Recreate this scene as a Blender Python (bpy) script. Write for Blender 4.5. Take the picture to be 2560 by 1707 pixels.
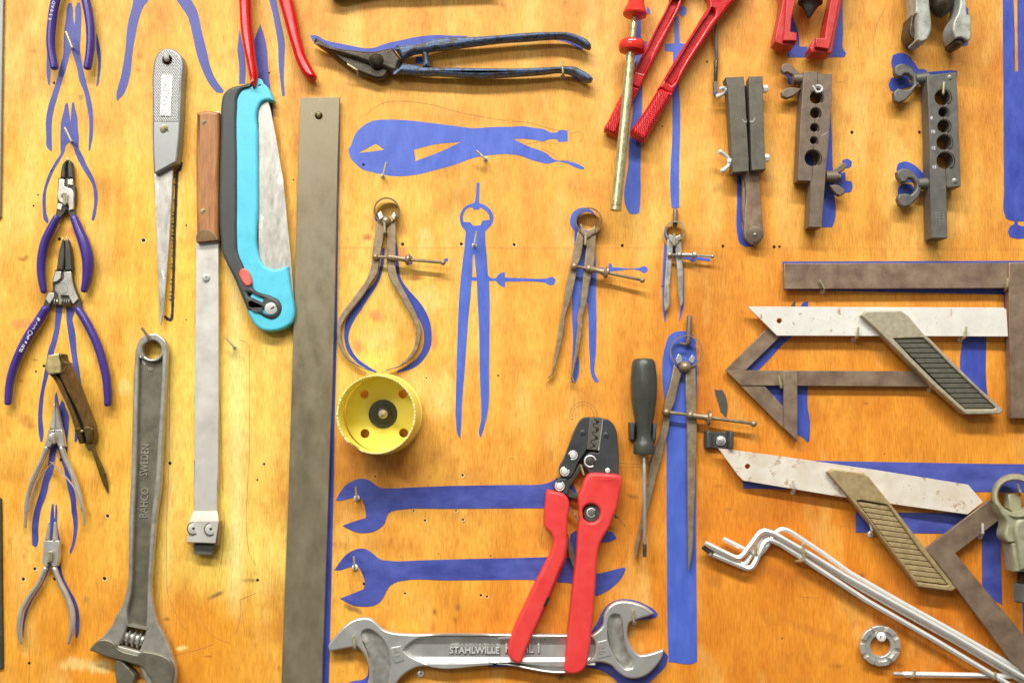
import bpy, bmesh, math, random
import numpy as np
from mathutils import Vector, Matrix
from mathutils.geometry import tessellate_polygon

for o in list(bpy.data.objects):
    bpy.data.objects.remove(o)
random.seed(7)
scene = bpy.context.scene
COL = scene.collection
R = math.radians

# ---------------------------------------------------------------- camera
S = 0.00036                      # metres of board per unit used for the tool measurements
D0 = 2500.0                      # viewing distance in those units (0.9 m)
TILT = R(4.0)                    # lens looks up a little
CT, ST = math.cos(TILT), math.sin(TILT)
cam_d = bpy.data.cameras.new('camera')
cam = bpy.data.objects.new('camera', cam_d); COL.objects.link(cam)
cam.location = (0, -D0 * CT * S, -D0 * ST * S)
cam.rotation_euler = (R(90) + TILT, 0, 0)
cam_d.sensor_fit = 'HORIZONTAL'; cam_d.sensor_width = 36.0
cam_d.lens = 36.0 * D0 / 2560.0
cam_d.clip_start = 0.02; cam_d.clip_end = 50
cam_d.dof.use_dof = True
cam_d.dof.focus_distance = D0 * S * 1.0
cam_d.dof.aperture_fstop = 1.8
scene.camera = cam

# ---------------------------------------------------------------- world and lamps (workshop, indoors)
w = bpy.data.worlds.new('World'); scene.world = w; w.use_nodes = True
nt = w.node_tree
bg = nt.nodes['Background']
tc = nt.nodes.new('ShaderNodeTexCoord'); sx = nt.nodes.new('ShaderNodeSeparateXYZ')
rp = nt.nodes.new('ShaderNodeValToRGB'); mr = nt.nodes.new('ShaderNodeMapRange')
nt.links.new(tc.outputs['Generated'], sx.inputs[0])
mr.inputs[1].default_value = -1; mr.inputs[2].default_value = 1
nt.links.new(sx.outputs[2], mr.inputs[0]); nt.links.new(mr.outputs[0], rp.inputs[0])
rp.color_ramp.elements[0].position = 0.15; rp.color_ramp.elements[0].color = (0.13, 0.12, 0.10, 1)
rp.color_ramp.elements[1].position = 0.8; rp.color_ramp.elements[1].color = (1.45, 1.44, 1.40, 1)
e = rp.color_ramp.elements.new(0.5); e.color = (0.66, 0.65, 0.62, 1)
nt.links.new(rp.outputs[0], bg.inputs[0]); bg.inputs[1].default_value = 0.35

def area(name, loc, target, sx_, sy_, power, col):
    l = bpy.data.lights.new(name, 'AREA'); l.shape = 'RECTANGLE'; l.size = sx_; l.size_y = sy_
    l.energy = power; l.color = col
    o = bpy.data.objects.new(name, l); COL.objects.link(o); o.location = loc
    o.rotation_euler = (Vector(target) - Vector(loc)).to_track_quat('-Z', 'Y').to_euler()
    return o
area('tube_and_fill_lamp', (-0.3, -2.1, 2.4), (0, 0, 0), 3.2, 0.17, 152, (1.0, 0.985, 0.95))
area('tube_and_fill_lamp', (-1.3, -2.6, 1.3), (0, 0, 0), 1.6, 0.25, 26, (1.0, 0.985, 0.95))  # unseen fill lamp, added to brighten the left side

scene.view_settings.view_transform = 'Standard'
scene.view_settings.look = 'None'
scene.view_settings.exposure = 0.0
scene.view_settings.gamma = 1.0
scene.view_settings.use_curve_mapping = False
scene.render.engine = 'CYCLES'
scene.render.resolution_x = 1024; scene.render.resolution_y = 682

# ---------------------------------------------------------------- measuring helpers
# every measurement was taken on the photograph in one of these enlargements: origin x, y and scale
REG = dict(CR1=(1240, 1000, 4.704), CR2=(1220, 1320, 4.052), W1=(520, 180, 4.481), W2=(520, 500, 4.481),
           P0=(0, 1150, 5.8725), P4=(400, 1150, 5.8725), E=(800, 1150, 4.704), K=(1740, 1100, 2.867),
           R=(1780, 640, 3.0154), I=(2240, 1180, 5.228), U=(760, 60, 6.533), V=(1100, 60, 5.6),
           AA=(1480, 0, 4.355), Y=(1760, 160, 3.2667), Z=(1940, 120, 3.136), X=(830, 480, 3.41),
           PP=(80, 380, 4.61), N=(0, 590, 3.563), G=(40, 870, 3.648), Q=(30, 1250, 4.24),
           J=(360, 100, 4.356), H=(200, 1560, 8.711), F=(800, 1500, 4.704), HS=(820, 920, 6.819), O=(0, 0, 1.0))
for j, (a, y0) in enumerate(zip('ABCD', (0, 400, 800, 1280))):
    for i in range(4):
        REG['%s%d' % (a, i)] = (i * 640, y0, 3.672)

def T(s):
    out, reg = [], REG['O']
    for tok in s.split():
        if ',' in tok:
            v = [float(q) for q in tok.split(',')]
            out.append((reg[0] + v[0] / reg[2], reg[1] + v[1] / reg[2]) + tuple(v[2:]))
        else:
            reg = REG[tok]
    return out
def P(reg, x, y):
    r = REG[reg]; return (r[0] + x / r[2], r[1] + y / r[2])

CY = -D0 * CT; CZ = -D0 * ST
def W(px, py, h=0.0):
    """point of the board plane raised by h units, as a world vector in metres"""
    a = px - 1280.0; b = 853.5 - py
    dx, dy, dz = a, D0 * CT - b * ST, D0 * ST + b * CT
    k = (-h - CY) / dy
    return Vector((dx * k * S, -h * S, (CZ + dz * k) * S))

# ---------------------------------------------------------------- object helpers
ROOT = {}
def thing(name, label, cat, at, group=None):
    o = bpy.data.objects.new(name, None); COL.objects.link(o)
    o.empty_display_size = 0.01
    o.location = W(at[0], at[1], 0); ROOT[o.name] = Vector(o.location)
    o['label'] = label; o['category'] = cat
    if group: o['group'] = group
    return o

def part(name, geo, mat, parent, label=None, ang=32, smooth=True):
    v, f = geo
    base = ROOT[parent.name]
    me = bpy.data.meshes.new(name)
    bm = bmesh.new()
    vs = [bm.verts.new(Vector(p) - base) for p in v]
    for q in f:
        try: bm.faces.new([vs[i] for i in q])
        except ValueError: pass
    bmesh.ops.recalc_face_normals(bm, faces=bm.faces)
    if smooth:      # flat faces keep their flat shading, rounded edges are smooth
        for q in bm.faces: q.smooth = True
        for e in bm.edges:
            if len(e.link_faces) == 2:
                a, b = e.link_faces
                fa, fb = abs(a.normal.y) > 0.9998, abs(b.normal.y) > 0.9998
                if fa != fb or (a.normal.length > 0 and b.normal.length > 0 and a.normal.angle(b.normal) > R(ang)): e.smooth = False
    bm.to_mesh(me); bm.free()
    me.materials.append(mat)
    o = bpy.data.objects.new(name, me); COL.objects.link(o)
    o.parent = parent; ROOT[o.name] = base
    if label: o['label'] = label
    return o

def solo(name, label, cat, geo, mat, at, group=None, ang=32):
    v, f = geo
    b = W(at[0], at[1], 0)
    tmp = type('t', (), {})()
    o0 = bpy.data.objects.new(name + '_tmp', None); ROOT[o0.name] = b
    COL.objects.link(o0)
    o = part(name, geo, mat, o0, ang=ang)
    o.parent = None; o.location = b
    bpy.data.objects.remove(o0)
    ROOT[o.name] = b
    o['label'] = label; o['category'] = cat
    if group: o['group'] = group
    return o

def join(*geos):
    V, Fc = [], []
    for v, f in geos:
        n = len(V); V += list(v); Fc += [tuple(i + n for i in q) for q in f]
    return V, Fc

def smooth_loop(pts, corner=42, sub=4):
    n = len(pts)
    if n < 4 or sub <= 1: return list(pts)
    p = [Vector(q[:2]) for q in pts]
    clean = [p[0]]
    for q in p[1:]:
        if (q - clean[-1]).length > 0.35: clean.append(q)
    if (clean[0] - clean[-1]).length < 0.35: clean.pop()
    p = clean; n = len(p)
    tin, tout = [], []
    for i in range(n):
        a = p[i] - p[i - 1]; b = p[(i + 1) % n] - p[i]
        if a.angle(b) > R(corner):
            tin.append(a.normalized()); tout.append(b.normalized())
        else:
            t = (a.normalized() * b.length + b.normalized() * a.length).normalized()
            tin.append(t); tout.append(t)
    out = []
    for i in range(n):
        j = (i + 1) % n
        L = (p[j] - p[i]).length
        ns = max(1, min(sub * 3, int(L / 4) + 1)) if (tout[i].angle(p[j] - p[i]) > 0.02 or tin[j].angle(p[j] - p[i]) > 0.02) else 1
        ns = min(ns, 10)
        m0 = tout[i] * L; m1 = tin[j] * L
        for k in range(ns):
            t = k / ns
            out.append((2*t**3 - 3*t**2 + 1) * p[i] + (t**3 - 2*t**2 + t) * m0 + (-2*t**3 + 3*t**2) * p[j] + (t**3 - t**2) * m1)
    return out

def circ(cx, cy, r, n=36, ry=None):
    ry = ry or r
    return [(cx + r * math.cos(2*math.pi*k/n), cy + ry * math.sin(2*math.pi*k/n)) for k in range(n)]
def rcirc(reg, cx, cy, r, n=32):
    g = REG[reg]; c = P(reg, cx, cy); return circ(c[0], c[1], r / g[2], n)

def plate(outline, h0, h1, bev=1.5, holes=(), sm=4, corner=42, hf=None, prof=None, back=True, steps=3):
    """extruded outline (as seen at height h1) with rounded upper edges; holes go right through"""
    loops = []
    for li, lp in enumerate([outline] + list(holes)):
        lp = T(lp) if isinstance(lp, str) else lp
        lp = smooth_loop(lp, corner, sm) if sm and len(lp) < 140 else [Vector(q[:2]) for q in lp]
        hs = [(hf(q[0], q[1]) if hf else 0.0) for q in lp]
        ws = [W(q[0], q[1], h1 + hh) for q, hh in zip(lp, hs)]
        p2 = [Vector((v.x, v.z)) for v in ws]
        ar = sum(p2[i-1].x * p2[i].y - p2[i].x * p2[i-1].y for i in range(len(p2)))
        if (ar > 0) != (li == 0):
            p2.reverse(); hs.reverse()
        n = len(p2); nor = []
        for i in range(n):
            a = (p2[i] - p2[i-1]); b = (p2[(i+1) % n] - p2[i])
            if a.length < 1e-9: a = b
            if b.length < 1e-9: b = a
            a = a.normalized(); b = b.normalized()
            na = Vector((-a.y, a.x)); nb = Vector((-b.y, b.x))
            m = na + nb
            if m.length < 0.2: m = na
            m = m.normalized(); c = max(0.5, m.dot(na))
            nor.append(m / c)
        loops.append((p2, nor, hs))
    if prof is None:
        prof = [(0, h0)]
        if bev > 0:
            for k in range(steps + 1):
                a = k / steps * math.pi / 2
                prof.append((bev * (1 - math.cos(a)), h1 - bev + bev * math.sin(a)))
        else:
            prof.append((0, h1))
    V, Fc = [], []
    top = []; bot = []
    for p2, nor, hs in loops:
        n = len(p2); start = len(V)
        for ins, hh in prof:
            for i in range(n):
                q = p2[i] + nor[i] * (ins * S)
                V.append(Vector((q.x, -(hh + hs[i]) * S, q.y)))
        for r_ in range(len(prof) - 1):
            for i in range(n):
                j = (i + 1) % n
                Fc.append((start + r_*n + i, start + r_*n + j, start + (r_+1)*n + j, start + (r_+1)*n + i))
        top.append(list(range(start + (len(prof)-1)*n, start + len(prof)*n)))
        bot.append(list(range(start, start + n)))
    for grp in ([top, bot] if back else [top]):
        lv = [[Vector((V[i].x, V[i].z, 0)) for i in g] for g in grp]
        flat = [i for g in grp for i in g]
        for t in tessellate_polygon(lv):
            Fc.append(tuple(flat[i] for i in t))
    return V, Fc

def dome(outline, h0, h1, rad, **k):
    """plate with a fully rounded upper side"""
    pr = [(rad*0.25, h0), (0, h0 + (h1-h0)*0.25)]
    hm = h0 + (h1-h0)*0.35
    for i in range(6):
        a = i / 5 * math.pi / 2
        pr.append((rad * (1 - math.cos(a)), hm + (h1 - hm) * math.sin(a)))
    return plate(outline, h0, h1, prof=pr, **k)

def path_smooth(pts, sub=5):
    if len(pts) < 3 or sub <= 1: return [Vector(p) for p in pts]
    p = [Vector(q) for q in pts]; out = []
    n = len(p)
    for i in range(n - 1):
        p0 = p[i-1] if i else p[0] * 2 - p[1]
        p3 = p[i+2] if i + 2 < n else p[n-1] * 2 - p[n-2]
        for k in range(sub):
            t = k / sub
            out.append(0.5 * ((2*p[i]) + (p[i+1]-p0)*t + (2*p0 - 5*p[i] + 4*p[i+1] - p3)*t*t + (3*p[i] - p0 - 3*p[i+1] + p3)*t**3))
    out.append(p[-1]); return out

def tube(pts, n=14, dep=1.0, sub=5, cap=0.6, rot=0.0):
    """pts: (px, py, h, r) measured along the centre line"""
    pp = path_smooth([q + (0,) * (4 - len(q)) for q in pts], sub)
    C = [W(q[0], q[1], q[2]) for q in pp]; rr = [q[3] * S for q in pp]
    if cap:   # rounded ends
        t0 = (C[0] - C[1]).normalized(); t1 = (C[-1] - C[-2]).normalized()
        a0, r0, a1, r1 = C[0], rr[0], C[-1], rr[-1]
        pre, post = [], []
        for s_, q in ((1.0, 0.02), (0.8, 0.6), (0.45, 0.87)):
            pre.append((a0 + t0 * r0 * cap * s_, r0 * q))
        for s_, q in ((0.45, 0.87), (0.8, 0.6), (1.0, 0.02)):
            post.append((a1 + t1 * r1 * cap * s_, r1 * q))
        C = [q[0] for q in pre] + C + [q[0] for q in post]
        rr = [q[1] for q in pre] + rr + [q[1] for q in post]
    m = len(C); V, Fc = [], []
    side = None
    for i in range(m):
        t = (C[min(i+1, m-1)] - C[max(i-1, 0)]).normalized()
        if side is None:
            ref = Vector((0, -1, 0))
            if abs(t.dot(ref)) > 0.9: ref = Vector((0, 0, 1))
            side = t.cross(ref).normalized()
        else:
            side = (side - t * side.dot(t)).normalized()
        up = side.cross(t).normalized()
        for k in range(n):
            a = rot + 2 * math.pi * k / n
            V.append(C[i] + side * (math.cos(a) * rr[i]) + up * (math.sin(a) * rr[i] * dep))
    for i in range(m - 1):
        for k in range(n):
            j = (k + 1) % n
            Fc.append((i*n + k, i*n + j, (i+1)*n + j, (i+1)*n + k))
    Fc.append(tuple(range(n))); Fc.append(tuple((m-1)*n + k for k in range(n)))
    return V, Fc

def lathe(p0, p1, prof, n=36, rf=None, caps=True):
    """p0, p1 = (px, py, h); prof = (fraction along, radius in units)"""
    a = W(*p0); b = W(*p1); ax = b - a; t = ax.normalized()
    ref = Vector((0, -1, 0)) if abs(t.y) < 0.9 else Vector((0, 0, 1))
    s = t.cross(ref).normalized(); u = s.cross(t).normalized()
    V, Fc = [], []
    for f, r in prof:
        for k in range(n):
            th = 2 * math.pi * k / n
            q = (r * (rf(th, f) if rf else 1.0)) * S
            V.append(a + ax * f + s * (math.cos(th) * q) + u * (math.sin(th) * q))
    m = len(prof)
    for i in range(m - 1):
        for k in range(n):
            j = (k + 1) % n
            Fc.append((i*n+k, i*n+j, (i+1)*n+j, (i+1)*n+k))
    if caps: Fc.append(tuple(range(n))); Fc.append(tuple((m-1)*n + k for k in range(n)))
    return V, Fc

def ball(px, py, h, r, n=18):
    c = W(px, py, h); V, Fc = [], []
    m = n // 2
    for i in range(m + 1):
        a = math.pi * i / m
        rr = max(math.sin(a), 0.01)
        for k in range(n):
            b = 2 * math.pi * k / n
            V.append(c + Vector((rr*math.cos(b), math.cos(a), rr*math.sin(b))) * (r * S))
    for i in range(m):
        for k in range(n):
            j = (k+1) % n
            Fc.append((i*n+k, i*n+j, (i+1)*n+j, (i+1)*n+k))
    return V, Fc

def ringband(px, py, h0, h1, ro, ri, n=48):
    """flat band bent to a ring, axis square to the board"""
    return join(lathe((px, py, h0), (px, py, h1), [(0, ri), (0, ro), (1, ro), (1, ri), (0, ri)], n, caps=False))

def disc(px, py, r, h0, h1, bev=None, n=28):
    bev = min(r * 0.3, (h1 - h0) * 0.6) if bev is None else bev
    a, b = (px, py, h0), (px, py, h1)
    L = h1 - h0
    return lathe(a, b, [(0, r), ((L - bev) / L, r), (1 - bev * 0.3 / L, r - bev * 0.3), (1, r - bev), (1, 0.02)], n)

def stroke(pts, wd, h0, h1, sub=5, jit=0.0):
    pp = path_smooth([Vector((q[0], q[1], 0)) for q in pts], sub)
    L, Rr = [], []
    for i, q in enumerate(pp):
        t = (pp[min(i+1, len(pp)-1)] - pp[max(i-1, 0)]).normalized()
        nn = Vector((-t.y, t.x, 0)); ww = wd * 0.5 * (1 + random.uniform(-jit, jit))
        L.append((q + nn * ww)[:2]); Rr.append((q - nn * ww)[:2])
    V, Fc = [], []
    for a, b in zip(L, Rr):
        V += [W(a[0], a[1], h1), W(b[0], b[1], h1)]
    for i in range(len(L) - 1):
        Fc.append((2*i, 2*i+1, 2*i+3, 2*i+2))
    return V, Fc

_dg = None
def text(s, px, py, size, ang, h, ext=0.6, sx=1.0, bold=0.0):
    """lettering lying on a face at height h, turned by ang degrees"""
    c = bpy.data.curves.new('lettering', 'FONT'); c.body = s; c.size = 1.0
    c.align_x = 'CENTER'; c.align_y = 'CENTER'; c.extrude = 0.03; c.offset = bold; c.resolution_u = 3
    o = bpy.data.objects.new('lettering_tmp', c); COL.objects.link(o)
    dg = bpy.context.evaluated_depsgraph_get()
    me = bpy.data.meshes.new_from_object(o.evaluated_get(dg))
    ce = W(px, py, h); a = R(ang); k = size * S * 1.4
    V = []
    for v in me.vertices:
        x, y = v.co.x * k * sx, v.co.y * k
        V.append(Vector((ce.x + x*math.cos(a) - y*math.sin(a), -(h + (ext if v.co.z > 0 else 0.0)) * S, ce.z + x*math.sin(a) + y*math.cos(a))))
    Fc = [tuple(p.vertices) for p in me.polygons]
    bpy.data.objects.remove(o); bpy.data.meshes.remove(me); bpy.data.curves.remove(c)
    return V, Fc

# ---------------------------------------------------------------- materials
def lin(c):
    return tuple((q/255/12.92 if q/255 <= 0.04045 else ((q/255 + 0.055)/1.055)**2.4) for q in c)

MATS = {}
def M(name, c, c2=None, metal=0.0, rough=0.45, ns=120, amt=0.6, bump=0.0, bs=900, stretch=(1, 1, 1), c3=None, c3s=260, c3t=0.62,
      coat=0.0, rv=0.12, knurl=None, trans=0.0, spec=0.5):
    """worn surface: two tones mixed by noise, an optional third tone in hard-edged flecks"""
    m = bpy.data.materials.new(name); m.use_nodes = True; MATS[name] = m
    nt = m.node_tree; N = nt.nodes; L = nt.links
    b = N['Principled BSDF']
    b.inputs['Metallic'].default_value = metal; b.inputs['Roughness'].default_value = rough
    b.inputs['Coat Weight'].default_value = coat; b.inputs['Coat Roughness'].default_value = 0.15
    b.inputs['Transmission Weight'].default_value = trans
    b.inputs['Specular IOR Level'].default_value = spec
    tc = N.new('ShaderNodeTexCoord'); mp = N.new('ShaderNodeMapping'); mp.inputs['Scale'].default_value = stretch
    oi = N.new('ShaderNodeObjectInfo'); ad = N.new('ShaderNodeVectorMath'); ad.operation = 'ADD'
    L.new(tc.outputs['Object'], ad.inputs[0]); L.new(oi.outputs['Random'], ad.inputs[1])
    L.new(ad.outputs[0], mp.inputs[0])
    n1 = N.new('ShaderNodeTexNoise'); n1.inputs['Scale'].default_value = ns; n1.inputs['Detail'].default_value = 7
    n1.inputs['Roughness'].default_value = 0.62
    L.new(mp.outputs[0], n1.inputs['Vector'])
    c = lin(c); c2 = lin(c2) if c2 else tuple(q * 0.7 for q in c)
    rp = N.new('ShaderNodeValToRGB')
    rp.color_ramp.elements[0].position = 0.5 - 0.28 / max(amt, 0.05) * 0.5; rp.color_ramp.elements[0].color = c2 + (1,)
    rp.color_ramp.elements[1].position = 0.5 + 0.28 / max(amt, 0.05) * 0.5; rp.color_ramp.elements[1].color = c + (1,)
    if rp.color_ramp.elements[0].position < 0: rp.color_ramp.elements[0].position = 0
    if rp.color_ramp.elements[1].position > 1: rp.color_ramp.elements[1].position = 1
    L.new(n1.outputs[0], rp.inputs[0]); colr = rp.outputs[0]
    if c3:
        n3 = N.new('ShaderNodeTexNoise'); n3.inputs['Scale'].default_value = c3s; n3.inputs['Detail'].default_value = 9
        n3.inputs['Roughness'].default_value = 0.7
        L.new(mp.outputs[0], n3.inputs['Vector'])
        r3 = N.new('ShaderNodeValToRGB'); r3.color_ramp.elements[0].position = c3t; r3.color_ramp.elements[1].position = c3t + 0.035
        L.new(n3.outputs[0], r3.inputs[0])
        mx = N.new('ShaderNodeMix'); mx.data_type = 'RGBA'
        L.new(r3.outputs[0], mx.inputs['Factor']); L.new(colr, mx.inputs['A']); mx.inputs['B'].default_value = lin(c3) + (1,)
        colr = mx.outputs['Result']
    L.new(colr, b.inputs['Base Color'])
    if rv:
        mr = N.new('ShaderNodeMapRange'); mr.inputs[3].default_value = max(0.04, rough - rv); mr.inputs[4].default_value = min(1, rough + rv)
        mr.inputs[1].default_value = 0.3; mr.inputs[2].default_value = 0.7
        L.new(n1.outputs[0], mr.inputs[0]); L.new(mr.outputs[0], b.inputs['Roughness'])
    hgt = None
    if bump:
        n2 = N.new('ShaderNodeTexNoise'); n2.inputs['Scale'].default_value = bs; n2.inputs['Detail'].default_value = 4
        L.new(mp.outputs[0], n2.inputs['Vector'])
        bp = N.new('ShaderNodeBump'); bp.inputs['Strength'].default_value = bump; bp.inputs['Distance'].default_value = 0.0006
        L.new(n2.outputs[0], bp.inputs['Height']); L.new(bp.outputs[0], b.inputs['Normal']); hgt = bp
    if knurl:
        per, ang, st = knurl
        hs = []
        for sgn in (1, -1):
            m2 = N.new('ShaderNodeMapping'); m2.inputs['Rotation'].default_value = (0, R(ang) + sgn * R(38), 0)
            L.new(tc.outputs['Object'], m2.inputs[0])
            wv = N.new('ShaderNodeTexWave'); wv.bands_direction = 'X'; wv.inputs['Scale'].default_value = 0.314 / (per * S) 
            L.new(m2.outputs[0], wv.inputs['Vector']); hs.append(wv)
        mm = N.new('ShaderNodeMath'); mm.operation = 'MULTIPLY'
        L.new(hs[0].outputs['Fac'], mm.inputs[0]); L.new(hs[1].outputs['Fac'], mm.inputs[1])
        bp = N.new('ShaderNodeBump'); bp.inputs['Strength'].default_value = st; bp.inputs['Distance'].default_value = 0.0008
        L.new(mm.outputs[0], bp.inputs['Height'])
        if hgt: L.new(hgt.outputs[0], bp.inputs['Normal'])
        L.new(bp.outputs[0], b.inputs['Normal'])
    return m
# ---------------------------------------------------------------- palette
steel = M('dull_steel', (150, 140, 114), (128, 116, 90), 0.5, 0.42, 45, 0.5, 0.03, 1500, stretch=(1.4, 1.4, 0.8), c3=(168, 160, 138), c3s=230, c3t=0.655)
bsteel = M('brown_steel', (162, 140, 116), (130, 106, 88), 0.5, 0.42, 70, 0.7, 0.04, 1500, c3=(178, 160, 138), c3s=150, c3t=0.66)
csteel = M('caliper_steel', (172, 152, 122), (140, 118, 90), 0.45, 0.4, 160, 0.6, 0.05, 1800, c3=(196, 180, 158), c3s=260, c3t=0.66)
brt = M('bright_steel', (224, 219, 208), (190, 184, 172), 0.62, 0.3, 60, 0.35, 0)
satin = M('satin_chrome', (222, 221, 214), (200, 197, 188), 0.68, 0.33, 50, 0.4, 0.03, 2600)
satin2 = M('forged_chrome', (202, 200, 190), (160, 155, 142), 0.65, 0.4, 150, 0.6, 0.12, 2200)
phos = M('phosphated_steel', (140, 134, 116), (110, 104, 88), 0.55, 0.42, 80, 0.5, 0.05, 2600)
phosr = M('phosphated_rim', (196, 191, 176), (164, 158, 144), 0.58, 0.36, 110, 0.5, 0.05, 2600)
blk = M('black_oxide', (82, 79, 70), (62, 60, 53), 0.25, 0.4, 140, 0.6, 0.08, 2600)
blkp = M('black_plate', (70, 72, 74), (58, 60, 60), 0.15, 0.42, 60, 0.5, 0.06, 2600, c3=(98, 98, 96), c3s=90, c3t=0.72)
dark = M('dark_recess', (30, 26, 22), (18, 15, 12), 0.1, 0.6)
dkst = M('dark_forged_steel', (86, 76, 60), (56, 48, 38), 0.45, 0.36, 150, 0.8, 0.3, 1200, c3=(178, 166, 150), c3s=120, c3t=0.74)
bluest = M('worn_blue_steel', (106, 130, 162), (72, 92, 126), 0.25, 0.36, 240, 0.6, 0.15, 1200, c3=(78, 72, 66), c3s=240, c3t=0.50)
gun = M('flaring_bar_steel', (132, 115, 98), (108, 93, 78), 0.35, 0.5, 130, 0.6, 0.12, 2400)
block = M('clamp_block_steel', (112, 106, 92), (90, 85, 73), 0.3, 0.48, 130, 0.5, 0.08, 2400, c3=(176, 170, 154), c3s=220, c3t=0.72)
gun2 = M('grey_bar_steel', (114, 111, 103), (95, 92, 85), 0.35, 0.5, 130, 0.6, 0.12, 2400, c3=(140, 138, 130), c3s=300, c3t=0.72)
zinc = M('zinc_plate', (240, 240, 234), (226, 225, 217), 0.35, 0.3, 60, 0.4, 0)
brass = M('yellow_zinc', (214, 206, 166), (172, 160, 116), 0.45, 0.36, 300, 0.7, 0.1, 2000)
oldbrass = M('old_brass', (216, 198, 142), (180, 160, 104), 0.5, 0.36, 160, 0.7, 0.12, 1500)
greenbrass = M('stained_brass', (120, 100, 52), (86, 70, 34), 0.45, 0.4, 160, 0.7, 0.12, 1500)
rodm = M('brass_rod', (206, 198, 158), (168, 156, 112), 0.65, 0.32, 200, 0.6, 0.05, 1500, c3=(96, 84, 56), c3s=700, c3t=0.7)
white = M('white_enamel', (232, 228, 218), (214, 208, 196), 0.0, 0.4, 60, 0.6, 0.04, 1500, c3=(172, 146, 122), c3s=170, c3t=0.60)
white2 = M('chipped_white_enamel', (228, 220, 206), (206, 192, 168), 0.0, 0.42, 60, 0.6, 0.04, 1500, c3=(184, 158, 130), c3s=95, c3t=0.575)
barw = M('milled_steel', (222, 218, 208), (204, 198, 186), 0.35, 0.36, 50, 0.5, 0.05, 2000)
cast = M('cast_alloy', (194, 184, 156), (162, 150, 124), 0.35, 0.5, 260, 0.6, 0.4, 2400)
castg = M('painted_cast_panel', (104, 101, 86), (86, 83, 70), 0.1, 0.5, 200, 0.6, 0.3, 2000)
castb = M('bronzed_cast', (190, 168, 122), (154, 130, 88), 0.3, 0.52, 200, 0.6, 0.4, 2400)
castgreen = M('grey_green_cast', (186, 182, 152), (154, 150, 120), 0.35, 0.5, 150, 0.6, 0.3, 1800)
alu = M('die_cast_alloy', (158, 159, 156), (138, 138, 135), 0.55, 0.4, 90, 0.5, 0.08, 2000, c3=(112, 110, 98), c3s=90, c3t=0.7)
aluk = M('knurled_alloy', (166, 167, 164), (148, 148, 144), 0.55, 0.4, 90, 0.5, knurl=(4.6, 0, 0.5))
sawst = M('worn_saw_blade', (206, 202, 192), (158, 152, 140), 0.4, 0.4, 110, 0.7, 0.02, 1500, stretch=(1.6, 1.6, 0.6), c3=(232, 230, 224), c3s=40, c3t=0.6)
redp = M('red_plastic', (234, 70, 66), (222, 58, 56), 0.0, 0.42, 90, 0.6, 0.08, 3000, c3=(206, 52, 50), c3s=130, c3t=0.68)
redg = M('glossy_red_vinyl', (214, 14, 16), (200, 10, 12), 0.0, 0.22, 60, 0.4, rv=0.04)
redpt = M('red_paint', (206, 30, 36), (184, 20, 28), 0.0, 0.28, 200, 0.5, 0.3, 500, rv=0.05)
redk = M('knurled_red_paint', (212, 28, 34), (190, 18, 26), 0.0, 0.26, 200, 0.5, rv=0.04, knurl=(4.6, 30, 0.7))
redw = M('worn_red_paint', (206, 60, 54), (186, 40, 38), 0.0, 0.4, 120, 0.6, 0.1, 1500, c3=(120, 104, 92), c3s=110, c3t=0.60)
redt = M('clear_red_plastic', (238, 62, 46), (222, 46, 36), 0.0, 0.12, 60, 0.4, rv=0.02, trans=0.12)
redh = M('clear_orange_red_plastic', (252, 92, 56), (244, 76, 46), 0.0, 0.15, 60, 0.4, rv=0.02)
silv = M('silver_paint', (190, 192, 182), (140, 140, 128), 0.2, 0.42, 120, 0.7, 0.2, 1500, c3=(112, 108, 92), c3s=120, c3t=0.68)
cyan = M('cyan_plastic', (98, 206, 228), (80, 190, 212), 0.0, 0.4, 80, 0.6, 0.08, 2000, c3=(60, 150, 164), c3s=130, c3t=0.67)
salmon = M('salmon_button', (236, 112, 96), (228, 100, 86), 0.0, 0.4)
rub = M('grey_rubber', (72, 75, 72), (60, 63, 60), 0.0, 0.5, 80, 0.5, 0.1, 2600, c3=(104, 106, 102), c3s=160, c3t=0.72)
drvr = M('dark_handle_plastic', (72, 74, 66), (60, 62, 55), 0.0, 0.32, 80, 0.5, 0.05, 2600)
purp = M('violet_vinyl', (72, 52, 140), (60, 42, 122), 0.0, 0.32, 80, 0.5, rv=0.05)
yel = M('yellow_enamel', (254, 241, 120), (251, 233, 100), 0.0, 0.32, 60, 0.5, rv=0.05)
yelw = M('chipped_yellow_rim', (250, 240, 176), (244, 226, 120), 0.0, 0.4, 400, 0.6, c3=(196, 176, 110), c3s=700, c3t=0.72)
woodh = M('handle_wood', (190, 130, 74), (142, 90, 46), 0.0, 0.45, 60, 0.7, 0.1, 900, stretch=(6, 6, 0.7))
woodk = M('dark_handle_wood', (138, 104, 58), (98, 72, 38), 0.0, 0.36, 80, 0.7, 0.08, 900, stretch=(4, 4, 1.0))
ink = M('white_print', (228, 226, 232), (206, 204, 214), 0.0, 0.5)
blackpaint = M('black_paint_line', (48, 40, 34), (38, 32, 28), 0.0, 0.5, 200, 0.6)
greypaint = M('grey_scuff_paint', (84, 84, 74), (68, 68, 58), 0.0, 0.6, 200, 0.6)
pencil = M('pencil', (196, 140, 72), (158, 110, 56), 0.0, 0.7, 600, 0.9)
holem = M('hole_shadow', (34, 20, 10), (22, 12, 6), 0.0, 0.9)
chipw = M('bare_wood_chip', (250, 214, 146), (240, 196, 120), 0.0, 0.7, 600, 0.8)
railm = M('aluminium_rail', (150, 148, 142), (128, 126, 120), 0.5, 0.4, 120, 0.6)
railg = M('green_grey_rail', (74, 76, 64), (56, 58, 48), 0.2, 0.5, 120, 0.6)
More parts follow.
